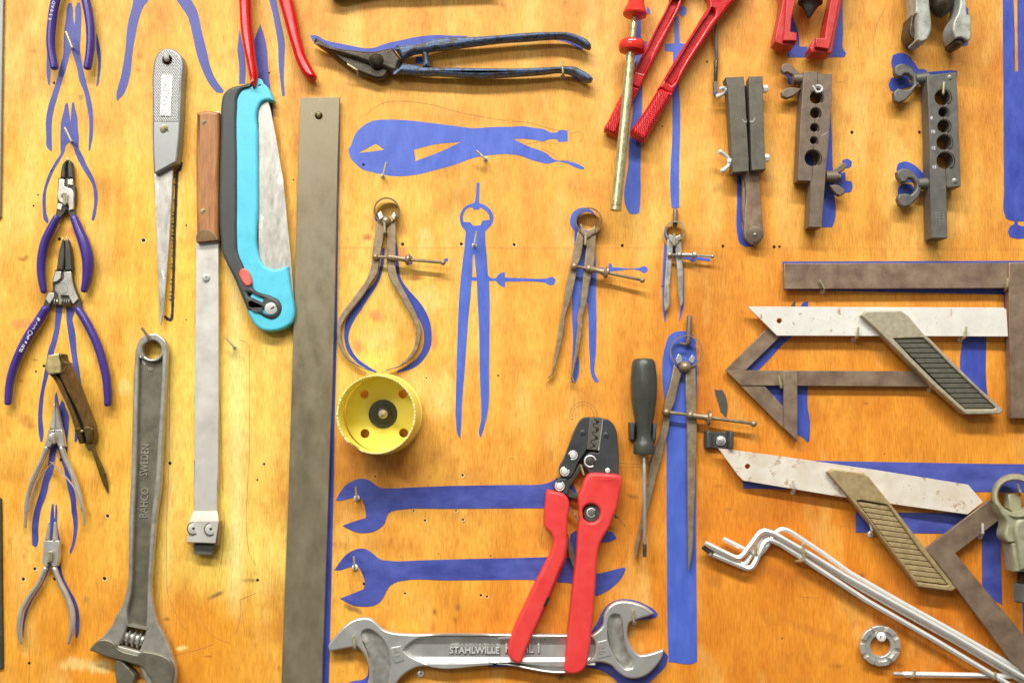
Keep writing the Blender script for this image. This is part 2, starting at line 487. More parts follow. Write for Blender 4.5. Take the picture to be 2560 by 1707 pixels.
pb = M('blue_board_paint', (84, 110, 202), (70, 93, 184), 0.0, 0.42, 40, 0.8, 0.12, 500, stretch=(2.5, 2.5, 0.8), c3=(112, 136, 220), c3s=420, c3t=0.70, rv=0.08)
pv = M('violet_board_paint', (80, 85, 162), (58, 61, 132), 0.0, 0.42, 45, 0.9, 0.2, 500, stretch=(1.6, 1.6, 1.0), c3=(128, 130, 186), c3s=420, c3t=0.69, rv=0.1)
pw = M('wrench_shape_paint', (82, 94, 174), (62, 70, 146), 0.0, 0.42, 45, 0.9, 0.2, 500, stretch=(0.9, 1.6, 1.6), c3=(140, 144, 196), c3s=420, c3t=0.69, rv=0.1)
pd = M('royal_board_paint', (68, 86, 178), (54, 68, 154), 0.0, 0.42, 45, 0.8, 0.12, 500, stretch=(2.5, 2.5, 0.8), c3=(100, 114, 196), c3s=420, c3t=0.70, rv=0.08)

# ---------------------------------------------------------------- the board
X0, X1, Y0, Y1, STEP = -120, 2680, -120, 1830, 4
gx = np.arange(X0, X1 + 1, STEP, dtype=np.float64); gy = np.arange(Y0, Y1 + 1, STEP, dtype=np.float64)
GX, GY = np.meshgrid(gx, gy)
rng = np.random.default_rng(11)
def vnoise(x, y, sx_, sy_, seed):
    """smooth value noise with cells of sx_ by sy_"""
    r = np.random.default_rng(seed); tab = r.random((256, 256))
    u, v = x / sx_ + 37.3, y / sy_ + 91.7
    i, j = np.floor(u).astype(int), np.floor(v).astype(int)
    fu, fv = u - i, v - j; fu = fu*fu*(3-2*fu); fv = fv*fv*(3-2*fv)
    a = tab[j % 256, i % 256]; b = tab[j % 256, (i+1) % 256]; c = tab[(j+1) % 256, i % 256]; d = tab[(j+1) % 256, (i+1) % 256]
    return (a*(1-fu)+b*fu)*(1-fv) + (c*(1-fu)+d*fu)*fv
def fbm(x, y, sx_, sy_, seed, octv=4):
    o, a, t = 0, 1.0, 0
    for k in range(octv):
        o = o + a * vnoise(x, y, sx_ / 2**k, sy_ / 2**k, seed + k); t += a; a *= 0.55
    return o / t

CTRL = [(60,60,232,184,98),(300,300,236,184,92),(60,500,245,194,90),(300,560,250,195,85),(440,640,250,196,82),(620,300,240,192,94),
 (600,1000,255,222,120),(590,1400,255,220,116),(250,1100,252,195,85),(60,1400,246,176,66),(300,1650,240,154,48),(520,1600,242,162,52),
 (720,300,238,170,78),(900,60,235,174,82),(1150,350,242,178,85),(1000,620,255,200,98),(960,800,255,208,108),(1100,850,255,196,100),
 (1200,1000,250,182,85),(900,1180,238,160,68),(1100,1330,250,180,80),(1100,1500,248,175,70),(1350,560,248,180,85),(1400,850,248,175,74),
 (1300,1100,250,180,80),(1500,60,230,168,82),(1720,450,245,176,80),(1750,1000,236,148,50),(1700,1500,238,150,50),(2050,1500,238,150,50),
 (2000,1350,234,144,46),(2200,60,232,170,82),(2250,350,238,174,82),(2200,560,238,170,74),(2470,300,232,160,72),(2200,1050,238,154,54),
 (2450,1100,238,158,58),(1900,760,238,160,64),(2400,1400,226,138,42),(1480,1200,240,155,58),(60,900,248,190,86),(1250,1620,240,156,56)]  # wood tones by place; part of the lens vignetting stays in the outer colours
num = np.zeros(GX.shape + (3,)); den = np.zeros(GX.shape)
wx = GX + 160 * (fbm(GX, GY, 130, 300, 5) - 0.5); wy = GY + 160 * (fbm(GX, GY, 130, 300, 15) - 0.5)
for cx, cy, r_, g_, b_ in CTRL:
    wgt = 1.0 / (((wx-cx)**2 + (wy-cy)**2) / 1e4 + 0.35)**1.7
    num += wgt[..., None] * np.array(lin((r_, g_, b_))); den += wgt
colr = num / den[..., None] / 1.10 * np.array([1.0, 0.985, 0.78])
def tint(mask, rgb, k=1.0):
    global colr
    m = np.clip(mask * k, 0, 1)[..., None]
    colr = colr * (1 - m) + np.array(lin(rgb)) * m
# long vertical figure of the veneer, mottling, blotches of old varnish
fig = fbm(GX, GY, 26, 420, 21, 4) - 0.5
colr *= np.clip(1 + 0.42 * fig, 0.5, 1.5)[..., None] ** np.array([0.55, 0.9, 1.3])
mot = fbm(GX, GY, 60, 110, 31, 5) - 0.5
colr *= np.clip(1 + 0.64 * mot, 0.5, 1.5)[..., None] ** np.array([0.45, 0.9, 1.5])
fine = fbm(GX, GY, 7, 34, 41, 3) - 0.5
colr *= np.clip(1 + 0.26 * fine, 0.5, 1.5)[..., None] ** np.array([0.6, 0.9, 1.3])
smu = fbm(GX, GY, 150, 90, 131, 5)
tint(np.clip((smu - 0.54) * 4, 0, 1), (176, 96, 34), .30)
tint(np.clip((fbm(GX, GY, 90, 240, 141, 5) - 0.56) * 4, 0, 1), (255, 222, 130), .38)
sp = fbm(GX, GY, 14, 22, 51, 3)
tint(np.clip((sp - 0.60) * 3, 0, 1) * np.clip(fbm(GX, GY, 300, 300, 61) * 2.4 - 0.8, 0, 1), (176, 104, 44), .55)
def blob(reg, x, y, rx, ry, rgb, k, rot=0, ragged=0.9):
    g = REG[reg]; cx, cy = P(reg, x, y); rx /= g[2]; ry /= g[2]
    dx, dy = GX - cx, GY - cy
    m0 = (np.abs(dx) < max(rx, ry) * 2.5) & (np.abs(dy) < max(rx, ry) * 2.5)
    c, s_ = math.cos(R(rot)), math.sin(R(rot))
    u, v = (dx*c + dy*s_) / rx, (-dx*s_ + dy*c) / ry
    nz = fbm(GX, GY, 11, 26, int(cx + cy) % 97 + 100, 4)
    m = np.clip(1.25 - (u*u + v*v) - ragged * 1.6 * (nz - 0.35), 0, 1)
    tint(m * m0, rgb, k)
RB = (176, 96, 44); PK = (226, 140, 84); DK = (110, 74, 44); PL = (255, 232, 150)
for a in [('B1',1450,1080,120,38,RB,.75),('B1',1700,1100,130,16,RB,.5),('B1',1100,1430,85,60,PK,.7),('C1',930,250,45,90,PK,.8),('C1',1640,170,32,110,PK,.7),
          ('B1',1030,710,60,34,RB,.7),('B1',1340,650,60,80,RB,.45),('B1',1350,850,60,60,PK,.8),('A0',1280,520,42,46,RB,.5),('A0',1265,640,40,30,RB,.5),
          ('A0',310,470,60,20,RB,.5),('B0',200,910,70,26,RB,.75),('B0',245,885,28,26,(70,60,50),.6),('B0',700,640,110,70,PK,.8),('B0',470,860,120,60,RB,.5),
          ('B0',200,1500,110,62,PK,.75),('C0',240,930,70,70,RB,.4),('C0',280,970,40,40,RB,.5),('C0',320,370,26,12,DK,.8),('C0',190,555,26,14,DK,.6),
          ('D0',1970,765,110,22,(96,80,60),.85,-26),('D0',1900,1322,62,12,(110,76,40),.7,-4),('D0',2280,625,90,20,(110,84,50),.7,0),
          ('C1',1100,1330,230,120,DK,.30),('C1',1000,1180,320,120,RB,.25),('D1',900,890,120,34,(128,96,62),.8,22),('F',1620,90,36,50,RB,.5),('F',1590,230,22,44,DK,.5),
          ('F',1350,140,26,40,RB,.5),('F',1340,320,60,60,RB,.35),('D1',850,1330,100,60,DK,.45),('H',400,920,330,170,PL,.8),('H',430,900,120,60,(170,120,60),.5),('H',2200,520,170,60,PL,.9,-12),
          ('C1',1700,700,150,260,PL,.35),('C1',1500,600,220,180,PL,.3),('B1',1550,760,110,160,PL,.45),('B1',1560,1300,200,160,PL,.4),('C1',1100,150,200,140,PL,.3),
          ('C0',1150,620,70,90,PL,.5),('D0',700,1390,190,70,PL,.55),('CR1',1600,1130,80,34,(120,88,46),.7,12),('CR1',640,640,30,80,RB,.4),('K',1190,972,26,26,(140,90,50),.8),
          ('K',160,330,40,12,RB,.5),('K',235,495,34,14,(140,100,60),.6),('K',130,1000,70,80,DK,.25),('K',700,1000,500,70,RB,.3,18),('K',1500,1330,500,40,RB,.3,3),('K',900,1390,300,40,RB,.28,20),('K',60,560,60,120,RB,.3),('D2',450,1510,55,44,DK,.8),
          ('D3',640,1410,90,24,DK,.4),('D3',1200,1405,60,24,DK,.5),('C3',900,765,24,14,DK,.7),('C3',300,1150,140,80,RB,.35),('C2',1800,700,200,160,RB,.3),
          ('A2',250,750,40,30,RB,.3),('A1',2270,60,40,40,RB,.5),('A2',2080,150,40,30,DK,.35),('R',225,420,12,16,DK,.7),('A1',1000,640,140,120,RB,.3),
          ('D0',790,800,26,44,(150,120,80),.6),('D0',220,400,28,30,RB,.5),('D0',1530,980,44,18,DK,.7),('D1',210,1430,20,40,RB,.8),('D1',1850,870,30,40,DK,.45),
          ('D1',1640,910,16,40,DK,.5),('E',350,300,160,70,RB,.35),('E',250,1000,120,70,RB,.35),('E',1900,270,34,20,RB,.5),('E',1880,740,34,50,RB,.4),('A0',1520,260,40,30,(196,170,100),.6),('A0',1890,200,26,150,(170,146,84),.45),
          ('A0',745,895,26,30,(140,120,70),.7)]:
    blob(*a)
for x0, x1, ya, yb, k in [(570, 612, 250, 1560, .55), (640, 662, 150, 640, .25), (410, 430, 900, 1500, .25)]:
    m = np.clip(1 - np.abs(GX - (x0+x1)/2 - 10*(fbm(GX, GY, 60, 300, 81)-.5)) / ((x1-x0)*.75), 0, 1)
    m *= np.clip((GY-ya)/120, 0, 1) * np.clip((yb-GY)/120, 0, 1) * (0.4 + 0.9*fbm(GX, GY, 30, 160, 83))
    tint(m, (255, 236, 156), k * 1.3)
# faint seam of the plywood
tint(np.exp(-((GY - 618 - 0.002*GX)/2.5)**2) * (GX > 800) * fbm(GX, GY, 40, 9, 91), (176, 104, 46), .5)
colr = np.clip(colr, 0.004, 0.92)

ny, nx = GX.shape
verts = np.zeros((ny*nx, 3))
a_ = GX.ravel() - 1280.0; b_ = 853.5 - GY.ravel()
k_ = -CY / (D0*CT - b_*ST)
verts[:, 0] = a_*k_*S; verts[:, 2] = (CZ + (D0*ST + b_*CT)*k_)*S
ii = np.arange((ny-1)*(nx-1)); rr_, cc_ = ii // (nx-1), ii % (nx-1)
q0 = rr_*nx + cc_
quads = np.stack([q0, q0+nx, q0+nx+1, q0+1], 1)
me = bpy.data.meshes.new('tool_board')
me.vertices.add(ny*nx); me.vertices.foreach_set('co', verts.ravel())
me.loops.add(quads.size); me.loops.foreach_set('vertex_index', quads.ravel())
me.polygons.add(len(quads)); me.polygons.foreach_set('loop_start', np.arange(len(quads))*4)
me.update(); me.validate()
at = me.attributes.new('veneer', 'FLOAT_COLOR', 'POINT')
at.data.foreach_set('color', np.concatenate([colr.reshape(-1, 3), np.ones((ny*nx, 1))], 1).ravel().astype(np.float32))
board = bpy.data.objects.new('tool_board', me); COL.objects.link(board)
ROOT[board.name] = Vector((0, 0, 0))
board['label'] = 'varnished orange plywood tool board with blue painted tool silhouettes and drilled holes'
board['category'] = 'tool board'
m = bpy.data.materials.new('varnished_plywood'); m.use_nodes = True
nt = m.node_tree; N = nt.nodes; L = nt.links; b = N['Principled BSDF']
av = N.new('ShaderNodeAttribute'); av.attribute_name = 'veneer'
tc = N.new('ShaderNodeTexCoord'); mp = N.new('ShaderNodeMapping'); mp.inputs['Scale'].default_value = (1, 1, 0.09)
L.new(tc.outputs['Object'], mp.inputs[0])
g = N.new('ShaderNodeTexNoise'); g.inputs['Scale'].default_value = 900; g.inputs['Detail'].default_value = 4; g.inputs['Roughness'].default_value = 0.7
L.new(mp.outputs[0], g.inputs['Vector'])
rp = N.new('ShaderNodeValToRGB'); rp.color_ramp.elements[0].position = 0.34; rp.color_ramp.elements[0].color = (0.72, 0.60, 0.46, 1)
rp.color_ramp.elements[1].position = 0.56; rp.color_ramp.elements[1].color = (1.04, 1.04, 1.06, 1)
L.new(g.outputs[0], rp.inputs[0])
mx = N.new('ShaderNodeMix'); mx.data_type = 'RGBA'; mx.blend_type = 'MULTIPLY'; mx.inputs['Factor'].default_value = 0.8
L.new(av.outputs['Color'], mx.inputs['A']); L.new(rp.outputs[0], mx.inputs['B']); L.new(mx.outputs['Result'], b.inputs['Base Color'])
s1 = N.new('ShaderNodeTexNoise'); s1.inputs['Scale'].default_value = 420; s1.inputs['Detail'].default_value = 6; s1.inputs['Roughness'].default_value = 0.75
mp2 = N.new('ShaderNodeMapping'); mp2.inputs['Scale'].default_value = (1, 1, 0.55)
L.new(tc.outputs['Object'], mp2.inputs[0]); L.new(mp2.outputs[0], s1.inputs['Vector'])
s2 = N.new('ShaderNodeValToRGB'); s2.color_ramp.elements[0].position = 0.655; s2.color_ramp.elements[0].color = (1, 1, 1, 1); s2.color_ramp.elements[1].position = 0.72; s2.color_ramp.elements[1].color = (0.42, 0.30, 0.22, 1)
L.new(s1.outputs[0], s2.inputs[0])
mx2 = N.new('ShaderNodeMix'); mx2.data_type = 'RGBA'; mx2.blend_type = 'MULTIPLY'; mx2.inputs['Factor'].default_value = 0.75
L.new(mx.outputs['Result'], mx2.inputs['A']); L.new(s2.outputs[0], mx2.inputs['B']); L.new(mx2.outputs['Result'], b.inputs['Base Color'])
b.inputs['Roughness'].default_value = 0.5; b.inputs['Specular IOR Level'].default_value = 0.3
bp = N.new('ShaderNodeBump'); bp.inputs['Strength'].default_value = 0.12; bp.inputs['Distance'].default_value = 0.0004
L.new(g.outputs[0], bp.inputs['Height']); L.new(bp.outputs[0], b.inputs['Normal'])
me.materials.append(m)
# body of the board behind its face
bv = []
for (px, py) in ((X0, Y0), (X1, Y0), (X1, Y1), (X0, Y1)):
    q = W(px, py, 0); bv += [Vector((q.x, 0.0006, q.z)), Vector((q.x, 0.018, q.z))]
part('plywood_core', (bv, [(0,1,3,2), (2,3,5,4), (4,5,7,6), (6,7,1,0), (1,3,5,7), (0,2,4,6)]), woodh, board, smooth=False)

HH = [0.30]
def sil(label, mat, *loops, **k):
    gs = []
    for lp in loops:
        hl = ()
        if isinstance(lp, tuple): hl = lp[1:]; lp = lp[0]
        HH[0] += 0.012
        part('painted_silhouette', plate(lp, 0.05, HH[0], 0, holes=[T(h) if isinstance(h, str) else h for h in hl], back=False, **k), mat, board, None if gs else label)
        gs.append(1)

sil('violet painted outline of pliers at the top of the left column', pv,
    'A0 432,480 462,620 458,780 445,785 430,700', 'A0 885,300 905,370 928,560 915,700 905,770 890,800 883,790 895,700 900,560 885,450')
sil('violet painted silhouette of open pliers with a bare hook', pv,
    'A0 625,35 655,28 665,60 672,170 680,230 690,170 695,60 715,25 735,30 745,100 745,230 742,330 735,465 755,590 800,790 820,860 850,1010 855,1110 852,1250 825,1385 812,1380 818,1240 818,1100 800,990 765,830 735,760 705,620 668,500 653,455 640,500 610,620 575,730 525,900 480,1090 475,1250 478,1385 465,1388 435,1360 425,1250 420,1130 440,990 480,860 525,720 555,600 580,500 583,400 590,280 605,180 612,90')
sil('violet painted silhouette of pliers above the smaller circlip pliers', pv,
    'A0 600,955 622,945 632,1010 645,1120 655,1010 660,945 680,940 690,1000 710,1080 715,1190 725,1260 730,1380 PP 560,0 590,60 625,140 700,280 740,400 758,500 752,600 735,720 715,790 685,790 700,700 715,600 715,500 695,380 640,280 590,200 540,110 500,20 A0 660,1330 635,1310 610,1330 PP 375,0 320,100 250,220 215,300 165,450 158,560 165,700 185,810 178,825 150,800 125,660 120,540 150,380 200,240 270,110 330,10 A0 555,1360 555,1250 560,1130 580,1040')
sil('violet painted silhouette under the larger circlip pliers', pv,
    'B0 515,1320 575,1340 565,1440 C0 560,0 535,150 500,280 470,400 440,520 410,640 395,760 390,900 400,1050 390,1115 372,1118 358,1050 350,900 358,760 385,600 415,440 440,290 470,200 500,80 B0 500,1560',
    'B0 610,1340 690,1360 660,1480 C0 665,0 690,110 705,300 735,500 748,600 745,750 720,1000 712,1090 700,1120 682,1115 690,1000 700,850 700,700 690,560 665,380 640,220 625,110 B0 610,1460',
    'B0 625,720 645,745 658,850 690,1010 640,1000 625,850')
sil('violet painted silhouette of pliers behind the slim steel pliers', pv,
    'C0 520,655 530,700 545,790 565,735 580,745 600,800 632,880 632,960 620,1100 612,1220 585,1270 P0 960,60 1020,180 1060,350 1085,440 1110,540 1120,680 1138,830 1138,1000 1110,1180 1075,1300 1040,1380 1025,1350 1050,1250 1075,1100 1075,900 1050,750 1040,620 1000,430 970,290 930,100 890,0 C0 545,1200 520,1180 P0 770,200 720,330 690,480 640,620 600,730 575,870 560,1000 560,1200 545,1260 515,1272 475,1245 468,1100 475,900 500,750 530,640 590,450 640,250 700,80 C0 455,1200 460,1150 500,1100 510,980 508,800 505,690')
sil('violet painted silhouette behind the small round nose pliers', pv,
    'Q 425,35 440,40 445,110 448,190 455,190 460,50 475,45 480,110 482,260 500,380 520,450 515,650 530,760 600,930 665,1040 705,1160 715,1300 705,1420 690,1460 670,1450 670,1300 670,1170 650,1100 560,920 500,800 460,700 410,690 385,760 300,930 210,1070 160,1190 130,1330 120,1450 110,1450 105,1330 130,1180 200,1000 300,850 350,750 370,650 380,500 400,300 405,180 415,90')
sil('violet painted pair of long curved handles at the top of the board', pv,
    'A0 1225,-120 1380,-120 1365,0 1320,60 1270,200 1235,370 1215,500 1200,660 1165,800 1140,860 1075,930 1072,915 1115,680 1150,470 1165,290 1190,150 1215,60',
    'A0 1590,-120 1720,-120 1755,0 1800,80 1850,280 1900,480 1930,610 1975,720 2055,835 2040,858 1985,850 1920,770 1860,650 1810,510 1770,330 1720,150 1660,60 1620,0')
sil('violet painted silhouette behind the red handled pliers', pv,
    'A0 2200,270 2220,380 2240,470 2255,620 2250,770 2195,775 2195,600 2180,450 2190,350',
    'A1 100,-100 170,-100 185,0 205,100 245,280 262,360 260,560 255,720 265,880 240,885 225,760 210,620 200,400 180,270 150,120 120,0',
    'A1 40,225 75,330 100,450 110,600 125,750 150,960 165,1200 135,1000 60,800 -40,700 -10,350')
sil('blue painted silhouette behind the offset snips', pd,
    'U 95,190 180,185 350,270 550,315 800,365 1000,400 1150,390 1300,335 1600,265 1900,205 2200,185 2352,190 V 400,170 200,230 U 2000,300 1500,440 1100,500 500,420 140,280',
    'V 1300,180 1330,218 1500,218 1700,240 1850,290 1955,355 2000,362 2010,300 1900,200',
    'V 1780,690 1850,740 1950,800 2020,800 2100,760 2000,700', 'U 1830,530 1930,540 1945,660 1815,655')
sil('bright blue painted silhouette of locking pliers', pb,
    ('A1 870,1340 890,1280 920,1220 980,1160 1060,1115 1200,1100 1400,1108 1600,1130 1800,1155 2020,1178 2100,1172 2250,1165 A2 0,1165 100,1160 200,1175 300,1190 345,1215 410,1215 445,1195 510,1200 512,1300 430,1305 410,1280 340,1280 300,1295 200,1285 100,1275 10,1275 150,1345 300,1400 400,1470 500,1480 600,1505 665,1540 660,1558 600,1545 500,1500 400,1485 350,1500 200,1475 50,1425 A1 2300,1415 2200,1420 2000,1450 1800,1520 1650,1560 B1 1500,130 1300,150 1100,120 960,75 900,20 A1 880,1470 855,1410 850,1370',
     'A1 940,1405 1100,1320 1178,1375 1060,1392', 'A1 1450,1375 1650,1325 1880,1305 1700,1390 1465,1480 1460,1440'))
sil('bright blue painted silhouette of spring dividers', pb,
    ('B1 2025,208 2052,210 2048,395 2110,420 2160,470 2180,530 2165,590 2130,630 2105,655 2105,740 2120,900 2130,1060 2165,1085 2200,1085 2240,1040 2285,1030 2285,1078 B2 0,1082 100,1085 200,1090 320,1085 370,1070 400,1095 390,1140 350,1150 310,1130 200,1115 0,1115 B1 2285,1115 2285,1170 2240,1150 2200,1108 2140,1110 2145,1300 C1 2145,0 2140,400 2120,880 2100,960 2065,1080 2058,1070 2068,900 2055,500 2045,0 B1 2035,1300 2028,1110 1980,1105 1970,1250 C1 1948,0 1920,400 1890,800 1885,950 1875,1090 1868,1080 1835,900 1835,700 1845,300 1855,0 B1 1870,1200 1895,950 1920,750 1925,650 1890,610 1872,550 1878,490 1920,430 1980,400 2005,395 2020,300',
     'B1 1905,570 1900,520 1920,460 1965,435 1990,440 2000,458 2050,455 2055,435 2100,460 2140,510 2145,550 2080,555 2060,600 1995,605 1965,570', 'B1 1990,870 2005,865 2025,1075 1985,1075'))
sil('violet painted silhouette behind the outside calipers', pd,
    'X 430,480 450,480 440,620 415,720 380,800 320,890 250,1000 185,1100 150,1180 140,1250 165,1340 220,1420 300,1480 380,1530 375,1540 290,1510 200,1440 140,1370 110,1280 105,1190 120,1100 150,1040 220,940 300,840 370,760 400,680 420,580',
    'X 540,360 560,480 570,620 590,740 650,830 740,930 800,1020 840,1130 850,1220 840,1320 800,1400 740,1470 660,1515 560,1540 555,1525 640,1480 720,1420 765,1350 785,1250 775,1160 740,1080 700,1010 640,890 580,790 550,680 540,560',
    'X 360,170 370,240 400,270 420,230 380,190', 'X 660,540 685,550 685,615 655,620', 'X 955,570 990,565 985,590 960,600')
sil('bright blue painted silhouette behind the inside calipers', pb,
    'B2 575,640 770,640 765,850 775,1000 772,1250 C2 775,0 770,300 765,500 795,560 785,572 760,565 735,520 715,350 705,100 B2 700,1400 690,1300 660,1150 640,1180 630,1300 600,1450 C2 605,100 605,300 610,330 605,520 585,570 545,572 550,400 560,200 553,0 B2 550,1300 555,1000 570,800',
    ([P('B2', 655 + 122*math.cos(a*.2094), 560 + 122*math.sin(a*.2094)) for a in range(30)], [P('B2', 690 + 84*math.cos(a*.2094), 560 + 84*math.sin(a*.2094)) for a in range(30)]),
    'B2 890,950 915,955 920,985 1180,985 1215,972 1245,990 1245,1020 1215,1040 1180,1020 920,1020 905,1035 885,1000', 'B2 800,990 845,988 830,1010 800,1010')
sil('bright blue painted silhouette behind the smallest dividers', pb,
    'B2 1400,740 1420,800 1415,1000 1410,1200 1420,1400 1410,1480 1400,1488 1390,1400 1380,1200 1390,900 1395,800',
    'B2 1495,870 1560,880 1575,1000 1578,1200 1575,1350 1540,1475 1535,1470 1545,1350 1530,1200 1510,1000',
    'B2 1560,895 1570,905 1630,915 1650,935 1680,930 1690,915 1780,925 1815,930 1820,905 1700,890',
    'B2 1405,720 1395,680 1410,600 1430,700 1430,760', 'B2 1480,800 1500,800 1520,900 1490,900')
sil('blue painted bars behind the red collared rod', pb,
    'A2 1155,160 1185,160 1185,370 1240,385 1230,500 1180,510 1195,830 1190,1100 1180,1560 B2 1180,300 1170,480 1150,493 1080,493 1065,470 1070,0 A2 1075,1300 1110,1000 1130,600 1140,300',
    'A2 1495,150 1530,150 1540,400 1600,405 1600,470 1545,475 1530,760 1540,900 1535,1560 B2 1535,200 1535,440 1465,440 1455,300 1460,0 A2 1465,1400 1475,900 1480,475 1405,470 1405,405 1490,400',
    'A2 1530,130 1540,70 1580,55 1605,85 1600,130 1570,155', 'A2 1240,60 1268,90 1265,130 1235,130')
sil('blue painted silhouette behind the wing nut flaring clamp', pd,
    'Y 268,870 320,870 325,1100 335,1400 400,1470 410,1485 340,1495 290,1460 275,1400 270,1100')
sil('blue painted silhouette behind the brown flaring bar', pd,
    'Z 430,470 440,700 445,930 455,1100 455,1370 440,1405 360,1405 380,1000 400,800 420,600', 'Z 520,880 560,868 595,890 590,930 560,945 520,930',
    'Z 490,980 545,975 545,1040 590,1045 600,1090 585,1130 540,1135 440,1100 480,1050', 'Z 50,160 130,200 130,290 95,285 90,230 55,200',
    'Z 45,360 80,398 140,372 190,310 60,340', 'Z 215,800 285,810 300,940 215,930')
sil('blue painted silhouette behind the grey flaring bar', pd,
    'Z 905,120 915,60 970,40 1030,55 1080,110 1120,170 1150,165 1180,175 1185,190 1400,178 1420,180 1420,230 1150,230 1000,260 950,220',
    'Z 950,230 905,235 885,280 895,330 930,350 1000,320 1080,300 1000,230', 'Z 945,950 960,905 1010,890 1080,915 1150,980 1190,1020 1190,1060 1000,1050 960,1000',
    'Z 1060,1070 990,1065 955,1100 955,1160 1000,1170 1100,1120', 'Z 1185,1130 1230,1130 1235,1480 1195,1480')
sil('blue painted silhouette behind the red yoke', pd,
    'A3 150,-80 230,-80 230,150 280,310 290,430 365,430 365,528 180,528 190,400 130,250', 'A3 560,-80 685,-80 690,300 700,470 718,490 700,525 515,528 520,480 600,300')
sil('blue painted silhouette behind the silver yoke', pd,
    'A3 1310,-80 1370,-80 1390,300 1425,400 1420,415 1310,415 1305,200', 'A3 1770,380 1840,380 1835,415 1790,425', 'A3 1810,60 1838,80 1838,150 1815,150')
sil('blue painted bar with a round knob at the right edge', pd,
    'A3 2155,-80 2162,800 B3 2165,0 2168,300 2168,480 2185,535 2230,555 2265,560 2262,590 2225,605 2205,655 2220,705 2260,718 2400,716 2400,600 2320,605 2295,595 2292,562 2500,562 A3 2500,-80 2290,-80 2292,300 2298,655 2268,660 2265,300 2252,-80')
sil('blue painted edge behind the large steel square', pd, 'R 532,42 2500,36 2500,1220 2228,1220 2200,290 540,255', sm=0)
sil('blue painted band under the upper white mitre square', pd,
    'R 1890,590 2068,590 2072,1000 2080,1060 1960,1000 1895,920', 'R 665,385 690,350 725,342 722,395')
sil('blue painted silhouette behind the centre square', pd,
    'R 500,600 620,590 520,680 430,780 350,860 255,860 380,720', 'R 385,975 545,975 545,1150 480,1080', 'R 640,975 722,975 722,1150 735,1220 735,1390 718,1405 700,1380 640,1340')
sil('violet painted square shape behind the lower mitre square', pw,
    'K 810,146 1300,155 1600,160 2000,168 2400,172 2500,172 2500,375 2120,370 2000,370 1100,340', 'K 335,285 700,335 650,352 340,345',
    'K 1145,515 2180,525 2195,1178 2125,1140 2052,1060 2050,672 1145,660', 'D3 2338,840 2460,800 2460,1200 2345,1150', sm=0)
sil('violet painted silhouette of an open ended wrench, the upper of two', pw,
    'E 185,468 240,370 290,305 370,250 450,220 540,222 600,250 660,295 720,325 800,330 1100,318 1500,302 2000,293 CR1 282,995 400,995 550,985 640,960 720,910 900,960 960,1100 800,1268 282,1268 E 1500,570 1000,575 880,590 810,620 780,680 760,740 700,800 620,840 520,855 430,845 340,810 265,770 340,740 540,675 540,640 530,570 500,480 480,450 400,435 300,462 190,470',
    'D2 535,200 600,160 880,170 930,185 962,238 900,268 830,275 700,330 600,460 530,400')
sil('violet painted silhouette of an open ended wrench, the lower of two', pw,
    'E 165,1295 230,1200 300,1115 400,1055 460,1038 530,1042 600,1080 660,1130 710,1165 800,1180 1200,1175 1700,1160 2352,1148 D2 350,410 CR2 620,290 900,300 1000,440 1100,458 1200,440 1330,405 1380,395 1395,410 1360,490 1280,580 1180,650 1090,682 1000,650 850,560 720,545 500,525 0,522 E 1500,1410 1000,1410 900,1430 820,1480 780,1540 D1 1210,690 1180,760 1140,820 1080,855 1000,865 900,855 820,820 770,790 850,760 985,705 1000,650 985,590 960,530 940,500 880,500 735,530 718,525')
sil('violet painted silhouette behind the large chrome wrench', pw,
    'CR2 1050,1040 1110,950 1150,860 1220,770 1330,722 1450,722 1600,775 1690,830 1722,870 1700,905 1500,930 1300,900 1200,1100 1060,1100',
    'CR2 1780,1240 1825,1290 1810,1370 1720,1480 1600,1580 1330,1580 1250,1500 1150,1440 1000,1405 200,1398 0,1402 0,1330 1000,1330 1300,1400 1500,1450 1700,1340',
    'F 525,640 560,700 562,880 520,920 380,950 280,990 280,1030 650,1030 650,700')
sil('blue painted stripe along the long steel ruler', pd,
    'B1 700,-560 772,-572 766,0 755,500 748,1000 745,1560 C1 738,300 720,1000 712,1560 D1 703,150 690,700 668,1560 655,1900 500,1900', sm=0)
sil('bright blue painted bar behind the large dividers', pb,
    'C2 1420,200 1440,150 1480,115 1530,103 1600,105 1650,130 1680,170 1690,250 1690,900 1690,1560 D2 1690,300 1695,800 1700,1365 1690,1372 1440,1372 1432,1200 1425,800 1420,0 C2 1420,1000')
pts = [P('B0', *q) for q in ((1668,20),(1655,85),(1628,112),(1618,300),(1606,600),(1598,900),(1588,1200),(1582,1400),(1570,1462),(1540,1458),(1508,1432))]
gl = [stroke(pts, 7, 0.05, 0.9, 8, 0.18)]
for k in range(34):     # ragged teeth of the brushed outline
    f = k / 34; x = 1622 - 40*f + 0; y = 120 + 1240*f
    if random.random() < 0.8:
        c = P('B0', x - 14, y); hgt = random.uniform(2, 6); wd = random.uniform(3, 6.5)
        gl.append(plate([(c[0]+4, c[1]-hgt), (c[0]+4, c[1]+hgt), (c[0]-wd, c[1]-hgt*0.6)], 0.05, 0.95 + k*0.003, 0, sm=0, back=False))
part('painted_silhouette', join(*gl), blackpaint, board, 'black brushed outline of a saw blade with ragged teeth')
part('paint_scuff', plate('C2 1860,635 1890,642 1930,638 1962,700 1980,780 1976,850 1968,892 1945,880 1935,862 1915,850 1895,770 1872,700', 0.05, 0.5, 0, back=False), greypaint, board, 'dark grey patch of paint left of the centre square')
part('paint_scuff', plate('R 595,380 612,350 630,338 628,385', 0.05, 0.5, 0, back=False), greypaint, board)

